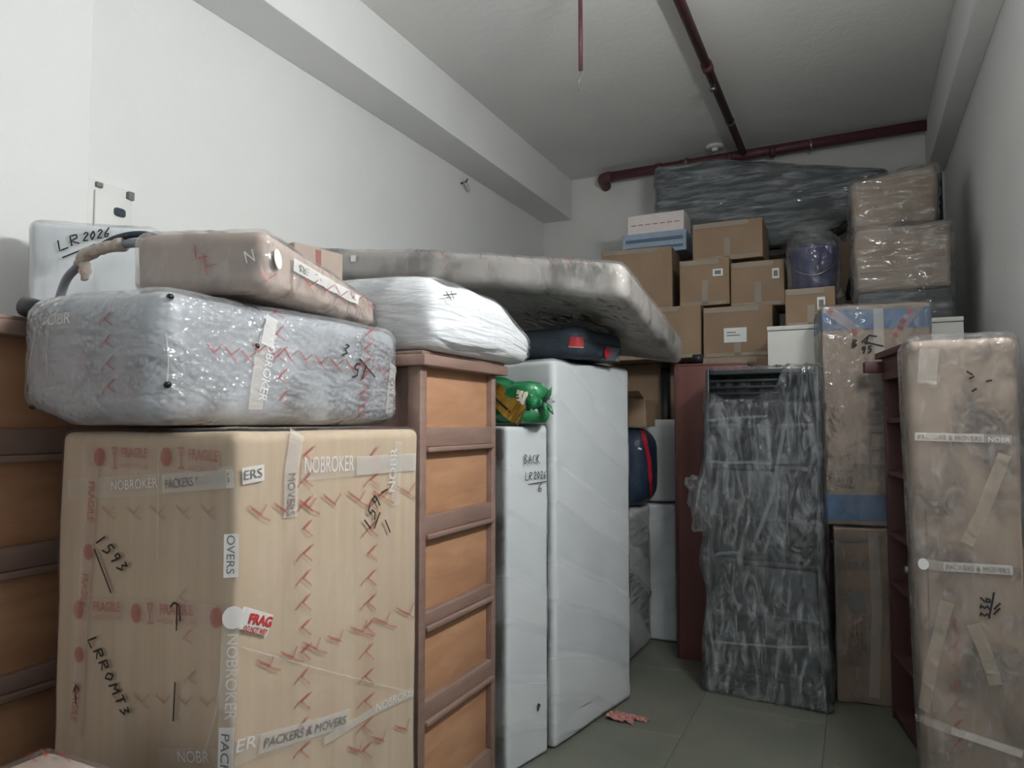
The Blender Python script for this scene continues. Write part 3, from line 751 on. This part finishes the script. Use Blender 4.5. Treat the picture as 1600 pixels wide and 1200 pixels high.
# white wrapped panels
tall = box('white_tall_panel', 'taller white foam wrapped panel with vertical edges beside the open floor', 'wrapped panel', -1.4815, 3.095, 0, (.50, .752, 1.742), R(-10.3), 'foam', .022, 'film_wall', amp=.004, seed=9, fan=(1, 1, .3), famp=.002, ffreq=12, part='foam_wrapped_body', group='white wrapped panels')
short = box('white_marked_panel', 'shorter white foam wrapped panel marked in pen under the green sack', 'wrapped panel', -1.492, 2.785, 0, (.345, .285, 1.440), R(-14), 'foam', .016, 'film_wall', amp=.004, seed=10, fan=(1, 1, .3), famp=.002, ffreq=12, part='foam_wrapped_body', group='white wrapped panels')
short.strokes('handwriting', write('BACK', (819, 725), (7.5, 0), (0, -15))+write('LR', (820, 750), (7, 0), (1, -12))+write('2026', (833, 749), (6, -.5), (1, -12))+[[(824, 757), (853, 752)]]+write('6', (840, 768), (10, 0), (1, -14)), .0042, MT['ink'], 'film')
short.strokes('torn_spot', [[(839, 1100), (843, 1103)], [(840, 1104), (840, 1110)]], .012, MT['slate'], 'film')

# green sack
gs = Thing('green_sack', 'green and gold glossy sack tied at the neck on the white marked panel', 'sack', (-1.375, 2.93, 1.446), R(-12))
def gfn(p):
    k = max(0.0, (p.x-.05)/.1)
    s = 1-.35*min(1, k)
    return Vector((p.x, p.y*s, p.z*(1-.12*min(1, k))+.0))
gs.part('sack_body', softbox(.32, .20, .19, .06, (12, 8, 8), .025, 9, 14, amp2=.004, freq2=22, fn=gfn), MT['green'], key='body')
nk = gs.part('tied_neck', xf(tube([(0, 0, 0), (.03, 0, 0), (.045, 0, 0), (.06, 0, .004)], [.05, .022, .016, .024], 14), Matrix.Translation((.125, -.04, .085))), MT['green'])
rr = random.Random(3)
for k in range(7):
    a = R(-150+k*48+rr.uniform(-12, 12)); L = rr.uniform(.05, .095)
    base = Vector((.18, -.04, .09)); tip = base+Vector((.035+.02*rr.random(), -.03*rr.random(), 0))+Vector((0, math.cos(a)*L*.35, math.sin(a)*L))
    w_ = Vector((.006, .014, .008))
    gs.part('loose_end', tube([base, base.lerp(tip, .5)+w_*.4, tip], [.010, .012, .002], 6), MT['green'] if k % 3 else MT['film'], nk)
gd = gs.strip('gold_band', [(772, 612), (800, 640), (816, 652)], .09, MT['gold'], 'body', .004)
gs.strip('gold_fold', [(774, 622), (798, 644)], .010, MT['ink'], 'body', .006, gd)
cl_ = gs.strip('cream_label', [(806, 622), (832, 628)], .075, MT['cream'], 'body', .003)
gs.strokes('print', [[(806, 617), (811, 617)], [(806, 621), (812, 622)], [(809, 628), (813, 629)], [(812, 633), (818, 634)], [(815, 638), (820, 639)]], .006, MT['slate'], 'body', .005, cl_)

# trolley bag under the mattress
tb = box('trolley_bag', 'dark navy travel bag squeezed between the tall white panel and the mattress', 'bag', -1.42, 3.16, 1.750, (.58, .46, .150), R(-10), 'slate', .06, None, n=(10, 10, 6), amp=.012, seed=15, part='bag_body')
tb.strip('label', [(890, 534), (911, 535)], .045, MT['redfab'], lift=.003)
tb.strip('label_edge', [(889, 541), (911, 542)], .008, MT['cream'], lift=.004)
tb.strip('side_patch', [(944, 552), (984, 556)], .07, MT['greyfab'], lift=.002)
tb.disc('red_spot', 947, 550, .026, .03, MT['redfab'], 'body', .008)
tb.strokes('zip', [[(925, 516), (960, 520), (978, 530), (984, 556), (986, 572)]], .008, MT['black'], lift=.003, seg=5)

# goods between the white panel and the mahogany side
w1 = box('wrapped_washer', 'low white wrapped appliance behind the tall white panel, under the navy bag', 'appliance', -1.555, 3.95, 0, (.59, .86, .912), 0, 'foam', .03, 'film_wall', amp=.006, seed=16, part='foam_wrapped_body')
w2 = box('wrapped_appliance', 'white wrapped appliance with a torn hole beside the mahogany cabinet', 'appliance', -1.35, 4.845, 0, (.51, .55, .905), 0, 'foam', .02, 'film_wall', amp=.006, seed=17, part='foam_wrapped_body')
w1.strokes('torn_hole', [[(1019, 902), (1017, 918), (1015, 932)]], .05, MT['rail_wood'], 'film', .003)
nb = box('navy_bag', 'rounded navy bag with a red stripe on the low white appliance', 'bag', -1.42, 4.42, .920, (.50, .36, .50), 0, 'navy', .13, None, n=(10, 8, 10), amp=.015, seed=18, part='bag_body')
nb.strip('red_stripe', [(1003, 668), (1014, 720), (1017, 770), (1013, 784)], .035, MT['redfab'], lift=.003)
nb.strip('reflector', [(997, 700), (1002, 702)], .012, MT['paper'], lift=.003)
cyl = Thing('white_drum', 'white wrapped drum standing behind the navy bag', 'drum', (-1.24, 5.08, .915))
cyl.part('drum_body', lathe([(.0, 0), (.19, .0), (.2, .02), (.2, .50), (.185, .545), (.15, .555), (0, .557)], 32), MT['foam'])
cyl.part('drum_band', lathe([(.203, .40), (.206, .41), (.206, .43), (.203, .44)], 32), MT['film_soft'])

cab = Thing('mahogany_cabinet', 'tall reddish mahogany cabinet side standing left of the film wrapped rack', 'cabinet', (-.80, 4.54, 0))
cab.part('side_panel', boxvf(-.22, 0, 0, .22, .02, 1.80, .003), MT['mahogany'])
cab.part('carcass', boxvf(-.215, .02, .02, .215, .29, 1.795, .003), MT['mahogany'])
cab.part('edge_band', boxvf(-.226, -.004, 0, -.208, .02, 1.80, .002), MT['maroon'])
cab.part('top_board', boxvf(-.22, 0, 1.80, .22, .30, 1.815, .003), MT['mahogany'])
bk_ = Thing('black_gadget', 'small black plastic object lying on top of the mahogany cabinet', 'gadget', (-.885, 4.60, 1.818))
bk_.part('fork', boxvf(-.025, -.02, .0, .025, .02, .05, .006), MT['black'])
bk_.part('wheel', xf(tube([(-.03, 0, 0), (.03, 0, 0)], .028, 16), Matrix.Translation((0, -.02, .03))), MT['black'])

# film wrapped dark rack
rk = Thing('wrapped_rack', 'dark steel rack in loose wrinkled cling film standing on the floor', 'rack', (-.462, 4.075, 0), R(-4))
rk.size = (.60, .34, 1.755)
sx, sy, sz = .585, .235, 1.745
for sxx in (-1, 1):
    rk.part('side', boxvf(sxx*sx/2-(.02 if sxx > 0 else 0), .01, 0, sxx*sx/2+(.02 if sxx < 0 else 0), sy, sz, .004), MT['dark_rack'])
rk.part('back_panel', boxvf(-sx/2+.02, .20, .05, sx/2-.02, .215, sz-.02), MT['dark_rack'])
for zz in (.10, .42, .70, .93, 1.21, 1.43, 1.725):
    rk.part('shelf', boxvf(-sx/2+.02, .012, zz-.012, sx/2-.02, .20, zz+.012, .003), MT['dark_rack'])
for k in range(3):
    rk.part('slat', boxvf(-sx/2+.02, .015, 1.60+.035*k, .09, .03, 1.615+.035*k, .003), MT['black'])
rk.part('door_panel', boxvf(-.25, .022, .74, .13, .034, 1.19, .004), MT['dark_rack'])
rk.part('lower_panel', boxvf(-.26, .022, .14, .26, .034, .68, .004), MT['dark_rack'])
def rfn(p):
    # film billows out at the left middle and flares near the floor
    q = p.copy()
    z = p.z
    if z > 1.58 and p.y < 0:
        k = min(1.0, max(0.0, (.13-p.x)/.06))
        q.z = z-(z-1.58)*.9*k+.03*k*math.sin(p.x*14)
    if p.x < 0:
        q.x -= .075*math.exp(-((z-1.02)/.13)**2)*max(0, -p.x/.3)
        q.x -= .03*math.exp(-((z-.70)/.10)**2)*max(0, -p.x/.3)
    if z < .5: q.y -= .05*(1-z/.5)*(1 if p.y < 0 else 0); q.x += .02*(1-z/.5)*(p.x/.3)
    return q
shr = Matrix.Translation((0, .12, 0))
rk.part('plastic_wrap', xf(softbox(.605, .25, 1.755, .02, (40, 10, 110), .012, 4, 20, aniso=(1.6, 1.6, .5), amp2=.012, freq2=9, fn=rfn), shr), MT['film_dark'], key='film')
vf = softbox(.595, .24, 1.56, .02, (30, 8, 70), .016, 5, 33, aniso=(1, 1, 2.2), amp2=.010, freq2=7, fn=rfn)
rk.part('inner_wrap', xf(vf, shr), MT['film_dark'])
rk.part('film_bunch', xf(softbox(.07, .10, .30, .03, (10, 8, 26), .03, 14, 40, amp2=.012, freq2=30), Matrix.Translation((-.335, .06, .84))@Matrix.Rotation(R(-8), 4, 'Y')), MT['film_dark'])
for pts, wd in (([(1106, 657), (1130, 654), (1165, 652), (1200, 650)], .014), ([(1110, 721), (1140, 723), (1175, 722), (1205, 725)], .016), ([(1118, 866), (1140, 863), (1160, 864)], .016),
                ([(1226, 662), (1216, 720), (1208, 770), (1190, 820), (1174, 860)], .02), ([(1112, 1002), (1160, 1006), (1220, 1011), (1280, 1010)], .012)):
    rk.strip('film_fold', pts, wd, MT['fold_grey'], 'film', .003, seg=6)

# printed cartons to the right of the rack
cb = box('printed_carton', 'film wrapped brown carton on the floor under the blue banded carton', 'carton', .125, 4.235, 0, (.49, .31, .905), R(9), 'card2', .008, 'film_crinkle', amp=.004, seed=22, group=None)
cb.text('lettering', 'WASHER', (1308, 893), (1368, 889), .045, MT['greyink'], 'film', .003)
cb.strip('dark_print', [(1326, 940), (1350, 939)], .10, MT['greyink'], 'film', .003)
cb.strokes('dark_print', [[(1317, 934), (1324, 934)], [(1300, 846), (1340, 843), (1378, 840)]], .016, MT['greyink'], 'film', .003)
cb.strip('tape', [(1364, 832), (1370, 960), (1366, 1090)], .05, MT['tape_clear'], 'film', .004)
ct = box('blue_banded_carton', 'tall film wrapped carton with blue printed bands beside the maroon bookcase', 'carton', .105, 4.235, .912, (.52, .31, 1.165), R(9), 'card3', .008, 'film_crinkle', amp=.005, seed=23)
patch(ct, 'blue_band', .001, 1.03, .519, 1.135, 'blue_print', lift=.0045)
patch(ct, 'blue_band', .001, .025, .519, .16, 'blue_print', lift=.0045)
patch(ct, 'blue_band', .001, 1.03, .309, 1.135, 'blue_print', 'left', lift=.0045)
ct.text('lettering', 'MILLE', (1358, 612), (1358, 748), .085, MT['greyink'], 'film', .003)
tp = ct.strip('fragile_tape', [(1292, 484), (1325, 505), (1345, 522)], .048, MT['tape_pink'], 'film')
ct.disc('red_disc', 1335, 519, .016, .018, MT['red_ink'], 'film', parent=tp)
ct.disc('red_disc', 1297, 486, .016, .016, MT['red_ink'], 'film', parent=tp)
tp = ct.strip('fragile_tape', [(1436, 476), (1412, 506), (1395, 530)], .048, MT['tape_pink'], 'film')
for q in ((1420, 486), (1410, 502), (1407, 512), (1398, 524)): ct.disc('red_disc', q[0], q[1], .015, .016, MT['red_ink'], 'film', parent=tp)
ct.strip('tape', [(1372, 482), (1374, 560)], .048, MT['tape_mid'], 'film')
ct.strokes('handwriting', write('B', (1332, 543), (12, -1), (1, -12))+[[(1346, 535), (1358, 524), (1370, 526)], [(1350, 534), (1380, 541)], [(1356, 527), (1352, 538)]]+write('95', (1346, 552), (11, -1), (1, -10)), .008, MT['ink'], 'film')

# maroon open bookcase
bc = Thing('maroon_bookcase', 'open maroon bookcase turned to the aisle beside the tall wrapped carton', 'bookcase', (.13, 4.10, 0), math.atan2(.11, .55)-0.0)
# local: front plane x=0 facing -x, runs from y=0 (far) to y=-.56 (near)
Lb = .56
bc.part('end_panel', boxvf(0, -.022, 0, .27, 0, 1.77, .002), MT['maroon'])
bc.part('end_panel', boxvf(0, -Lb, 0, .27, -Lb+.022, 1.77, .002), MT['maroon'])
bc.part('back_panel', boxvf(.255, -Lb+.02, .02, .27, -.02, 1.76), MT['maroon'])
bc.part('top_board', boxvf(-.03, -Lb-.01, 1.77, .28, .03, 1.80, .003), MT['maroon'])
bc.part('top_rail', boxvf(-.005, -Lb, 1.66, .015, 0, 1.77, .003), MT['maroon'])
bc.part('trim_block', boxvf(-.09, -.03, 1.70, .0, .015, 1.755, .003), MT['maroon'])
for zz in (.05, .32, .66, .90, 1.20, 1.46):
    bc.part('shelf', boxvf(.004, -Lb+.022, zz-.012, .255, -.022, zz+.012, .002), MT['maroon'])
bc.part('plinth', boxvf(.01, -Lb+.022, 0, .03, -.022, .04), MT['maroon'])
kn = bc.part('knob', xf(lathe([(.008, 0), (.008, .015), (.018, .02), (.02, .03), (.012, .038)], 16), Matrix.Translation((0, -.44, .80))@Matrix.Rotation(R(-90), 4, 'Y')), MT['steel'])

# tall wrapped carton column at the right
def lean(p):
    k = 1-p.z/1.75
    if p.x < 0: p.x += .035*k*(-p.x/.2)
    return p
col = box('tall_wrapped_carton', 'tall brown film wrapped carton standing nearest against the right wall', 'carton', .336, 2.95, 0, (.335, .34, 1.765), 0, 'card3', .03, 'film_crinkle', n=(10, 10, 20), amp=.003, seed=25, fn=lean, fnn=(20, 12, 60), famp=.003, gap=.011)
patch(col, 'cardboard_sheet', .05, .02, .325, 1.185, 'card3', lift=.0035, th=.003)
K = 'film'
tp = col.strip('brand_tape', [(1430, 682), (1538, 685), (1580, 687)], .030, MT['tape_clear'], K)
bk = col.strip('white_block', [(1430, 682), (1537, 685)], .028, MT['tape_mid'], K, lift=.003, parent=tp)
col.text('lettering', 'PACKERS & MOVERS', (1434, 686), (1534, 689), .016, MT['greyink'], K, .006, tp)
col.text('lettering', 'NOBR', (1544, 690), (1578, 691), .016, MT['white_ink'], K, .006, tp)
S = 'film'
tp = col.strip('brand_tape', [(1436, 880), (1474, 885), (1582, 891)], .034, MT['tape_clear'], S)
col.strip('white_block', [(1474, 885), (1582, 891)], .030, MT['tape_mid'], S, lift=.003, parent=tp)
col.text('lettering', 'PACKERS & MOVERS', (1478, 889), (1578, 895), .017, MT['greyink'], S, .006, tp)
col.disc('sticker', 1443, 881, .017, .02, MT['tape_white'], S)
tp = col.strip('brand_tape', [(1426, 1118), (1490, 1142), (1545, 1160), (1597, 1178)], .03, MT['tape_clear'], S)
col.text('lettering', 'BROKER', (1434, 1126), (1478, 1143), .024, MT['white_ink'], S, .006, tp)
col.strip('white_block', [(1486, 1141), (1597, 1178)], .024, MT['tape_mid'], S, lift=.003, parent=tp)
col.strip('parcel_tape', [(1570, 710), (1535, 800), (1510, 850)], .04, MT['tape_brown'], S)
col.strip('parcel_tape', [(1480, 940), (1455, 1040), (1444, 1110)], .04, MT['tape_brown'], S)
col.strip('parcel_tape', [(1520, 975), (1540, 1020), (1556, 1070)], .04, MT['tape_brown'], S)
col.strip('parcel_tape', [(1452, 545), (1448, 600)], .06, MT['tape_clear'], K)
col.strokes('handwriting', write('336', (1547, 966), (0, -14), (-16, -3))+[[(1545, 966), (1553, 925)]]+[[(1552, 960), (1562, 950)], [(1553, 952), (1563, 942)]], .006, MT['ink'], S)
col.strokes('handwriting', [[(1510, 580), (1520, 586)], [(1514, 592), (1522, 588)], [(1540, 596), (1550, 594)], [(1518, 612), (1526, 607)]], .006, MT['ink'], K)
col.strokes('faint_print', chev((1490, 960), (1495, 1180), 7, 22, 52), .008, MT['red_faint'], S, .002)

# ------------------------------------------------------------------ the heap at the end wall
wc = Thing('white_wardrobe', 'white laminate wardrobe carrying the blue bucket and wrapped cushions', 'wardrobe', (.037, 4.605, 0))
wc.part('carcass', boxvf(-.51, .02, 0, .51, .98, 2.005, .003), MT['white_lam'])
for s in (-1, 1):
    d = wc.part('door', boxvf(s*.255-.253, 0, .06, s*.255+.253, .02, 2.0, .003), MT['white_lam'])
    wc.part('handle', tube([(-s*-.03, -.02, 1.0), (-s*-.03, -.02, 1.15)], .006, 8), MT['steel'], d)
wc.part('top_board', boxvf(-.51, 0, 2.005, .51, .98, 2.03, .002), MT['white_lam'])

def carton(label, x0, x1, y, z0, z1, d=.45, rot=0, mat='card2', sticker=None, tapes=True, name='carton', group=None, r=.006):
    if mat == 'card2': group = 'tall cartons at the back' if name == 'tall_carton' else 'brown cartons heaped at the end wall'
    c = box(name, label, 'carton', (x0+x1)/2, y, z0, (x1-x0, d, z1-z0), rot, mat, r, None, n=(4, 3, 4), amp=.006, seed=x0*7+z0, group=group)
    W_, H_ = x1-x0, z1-z0
    if tapes:
        patch(c, 'seam_tape', W_*.45, 0.004, W_*.45+.045, H_*.55, 'tape_brown')
        patch(c, 'edge_tape', .01, H_-.04, W_*.8, H_-.006, 'tape_brown')
        patch(c, 'edge_tape', .02, .006, W_-.02, .03, 'tape_brown')
    if sticker:
        u, v, ww, hh = sticker
        s = patch(c, 'sticker', u, v, u+ww, v+hh, 'paper')
        patch(c, 'barcode', u+ww*.2, v+hh*.22, u+ww*.8, v+hh*.78, 'greyink', lift=.0066, parent=s)
    return c
carton('tall brown carton at the back holding up the stack behind the mattress end', -1.75, -1.12, 5.46, 0, 1.898, .5, tapes=False, name='tall_carton')
carton('tall brown carton showing a taped rim above the film wrapped rack', -1.00, -.485, 5.06, 0, 1.893, .6, name='tall_carton')
carton('narrow visible brown carton between the mattress end and the carton with an address label', -1.72, -.962, 5.10, 1.90, 2.275, .72)
c = carton('wide brown carton with a white address label above the rack', -.945, -.485, 5.10, 1.896, 2.246, .5)
s = patch(c, 'address_label', .14, .10, .29, .20, 'paper', lift=.006)
patch(c, 'print', .16, .145, .25, .152, 'greyink', lift=.0078, parent=s)
patch(c, 'print', .16, .165, .22, .172, 'greyink', lift=.0078, parent=s)
carton('brown carton behind the mattress corner with a blue grey box on it', -1.74, -1.205, 5.3, 2.278, 2.765, .5, R(4))
carton('square brown carton with a barcode sticker at its upper right', -1.126, -.777, 5.2, 2.279, 2.612, .45, sticker=(.235, .205, .07, .05))
carton('tilted square brown carton with an upright barcode sticker', -.769, -.415, 5.2, 2.249, 2.565, .45, R(2), sticker=(.275, .185, .045, .07))
carton('topmost brown carton under the dark wrapped cushion', -1.051, -.561, 5.3, 2.614, 2.898, .4)
bg = carton('blue grey carton lying flat under the pink striped box', -1.642, -1.135, 5.5, 2.768, 2.930, .3, mat='bluegrey', tapes=False)
patch(bg, 'dark_band', .03, .09, .48, .115, 'greyblue_dark'); patch(bg, 'dark_band', .03, .03, .48, .05, 'greyblue_dark')
sb = carton('pinkish white box with a thin red printed line on top of the left stack', -1.602, -1.158, 5.52, 2.932, 3.083, .28, mat='striped', tapes=False)
for k in range(7): patch(sb, 'red_line', .03+.057*k, .066, .07+.057*k, .072, 'red_ink')
c3 = carton('low brown carton with a barcode sticker under the blue bucket', -.380, -.095, 4.75, 2.032, 2.275, .62, sticker=(.185, .10, .045, .08))
bu = Thing('blue_bucket', 'blue lidded bucket tied in a clear plastic bag on a low carton', 'bucket', (-.225, 5.12, 2.278))
bu.part('bucket', lathe([(0, 0), (.125, 0), (.13, .01), (.148, .28), (.155, .285), (.155, .31), (.148, .312), (.06, .33), (0, .33)], 32), MT['blue'], key='body')
bu.part('handle', tube(smooth_path([(-.15, -.01, .27), (-.11, -.13, .16), (0, -.165, .11), (.11, -.13, .16), (.15, -.01, .27)], 6), .004, 8), MT['steel'])
bu.part('plastic_bag', lathe([(0.02, .005), (.14, .005), (.155, .06), (.168, .2), (.17, .3), (.158, .37), (.12, .41), (.05, .405), (.03, .43), (.05, .45), (.01, .452)], 40, .10, 14, 3), MT['film_crinkle'])
# wrapped cushions at the right of the heap
su = Thing('wrapped_cushion', 'lower brown and dark film wrapped cushion stack next to the right wall', 'wrapped bundle', (.27, 4.78, 2.033), 0, 'brown wrapped cushions')
shq = Matrix.Translation((0, .25, 0))
su.part('dark_cushion', xf(softbox(.50, .48, .20, .03, (6, 6, 4), .012, 5, 30), shq), MT['darkfab'])
su.part('brown_board', xf(softbox(.50, .48, .39, .03, (8, 8, 6), .02, 5, 31), Matrix.Translation((0, .25, .195))), MT['card3'])
su.part('plastic_wrap', xf(softbox(.525, .505, .595, .04, (24, 20, 36), .018, 4, 31, aniso=(.4, .4, 2.5), amp2=.014, freq2=7), shq), MT['film_across'])
su = Thing('wrapped_cushion', 'upper tilted brown film wrapped cushion under the right end of the dark cushion', 'wrapped bundle', (.245, 4.98, 2.645), R(3), 'brown wrapped cushions')
def tilt(p): p.z += .06*(p.x/.5+.5)*(p.z/.33); return p
su.part('brown_board', xf(softbox(.46, .34, .32, .03, (8, 8, 6), .02, 5, 34, fn=tilt), Matrix.Translation((0, .18, 0))), MT['card3'])
su.part('plastic_wrap', xf(softbox(.48, .36, .33, .04, (20, 16, 18), .018, 4, 34, aniso=(.4, .4, 2.5), amp2=.012, freq2=8, fn=tilt), Matrix.Translation((0, .18, 0))), MT['film_across'])
fr = Thing('dark_strip', 'narrow dark upright strip behind the upper wrapped cushion', 'board', (.51, 5.40, 2.032))
fr.part('panel', boxvf(-.055, 0, 0, .03, .04, 1.05, .004), MT['dark_rack'])  # thin dark upright piece in the narrow band beside the upper cushion
fr.part('edge', boxvf(.03, -.003, 0, .036, .043, 1.05, .001), MT['slate'])
tl = Thing('hand_tool', 'black and white hand tool stuck upright between the bucket and the cushions', 'tool', (-.065, 5.45, 2.033))
tl.part('shaft', tube([(.03, 0, 0), (.0, 0, .30)], .022, 10), MT['kraft'])
tl.part('white_head', xf(softbox(.05, .05, .11, .015, (2, 2, 2)), Matrix.Translation((-.005, -.01, .27))@Matrix.Rotation(R(-20), 4, 'Y')), MT['offwhite'])
tl.part('black_grip', xf(softbox(.045, .06, .16, .02, (2, 2, 2)), Matrix.Translation((.035, .02, .26))@Matrix.Rotation(R(12), 4, 'Y')), MT['black'])
# dark long cushion near the ceiling, carried by two tall hidden cartons
carton('tall plain carton against the end wall at the left under the dark cushion', -1.55, -1.02, 6.0, 0, 2.825, .45, tapes=False, name='tall_carton')
carton('tall plain carton against the end wall at the right under the dark cushion', -.08, .40, 6.0, 0, 2.825, .45, tapes=False, name='tall_carton')
dk = Thing('dark_wrapped_cushion', 'long dark cushion in clear film lying just under the thick maroon pipe', 'cushion', (-.62, 5.93, 2.828), 0)
def dfn(p):
    X = p.x-.62; k = min(1.0, max(0.0, p.z/.6))
    top = 3.60-.22*max(0, X+1.0)
    bot = 2.828+.30*max(0.0, min(1.0, (X+.25)/.5))
    p.z = bot+(top-bot)*k-2.828
    return p
shd = Matrix.Translation((0, .18, 0))
dk.part('upholstery', xf(softbox(1.74, .36, .60, .06, (14, 4, 8), .012, 3, 36, fn=dfn), shd), MT['darkfab'], key='body')
dk.part('plastic_wrap', xf(softbox(1.76, .38, .61, .06, (50, 8, 26), .016, 3, 36, aniso=(.6, 1, 2.4), amp2=.010, freq2=6, fn=dfn), shd), MT['film_sofa'])
# dark pole and small open carton beside the mahogany cabinet
po = Thing('black_pole', 'black tube standing upright behind the white drum', 'tube', (-1.285, 5.405, .0))
po.part('pole', tube([(0, 0, .908), (.0, 0, 1.86)], .035, 14), MT['black'])
po.part('cap', tube([(0, 0, 1.86), (0, 0, 1.885)], [.037, .03], 14), MT['slate'])
oc = carton('small open brown carton with raised flap standing on the navy bag', -1.50, -1.20, 4.50, 1.420, 1.60, .25, tapes=False)
oc.part('flap', xf(boxvf(-.14, -.13, 0, .14, 0, .004), Matrix.Translation((0, 0, .18))@Matrix.Rotation(R(-20), 4, 'X')), MT['card2'])

# red scrap on the floor
ps = Thing('paper_scrap', 'crumpled red and white scrap lying on the stone floor', 'paper', (-1.07, 3.50, .0005))
rr = random.Random(5)
g, fs = [], []
for j in range(6):
    for i in range(9):
        g.append(Vector(((i-4)*.018+rr.uniform(-.006, .006), (j-2.5)*.018+rr.uniform(-.006, .006), .004+rr.random()*.016)))
for j in range(5):
    for i in range(8): fs.append((j*9+i, j*9+i+1, j*9+i+10, j*9+i+9))
ps.part('sheet', (g, fs), MT['scrap'], smooth=False)
ps.part('torn_strip', ([v*.5+Vector((.09, .03, .0)) for v in g], fs), MT['scrap'], smooth=False)
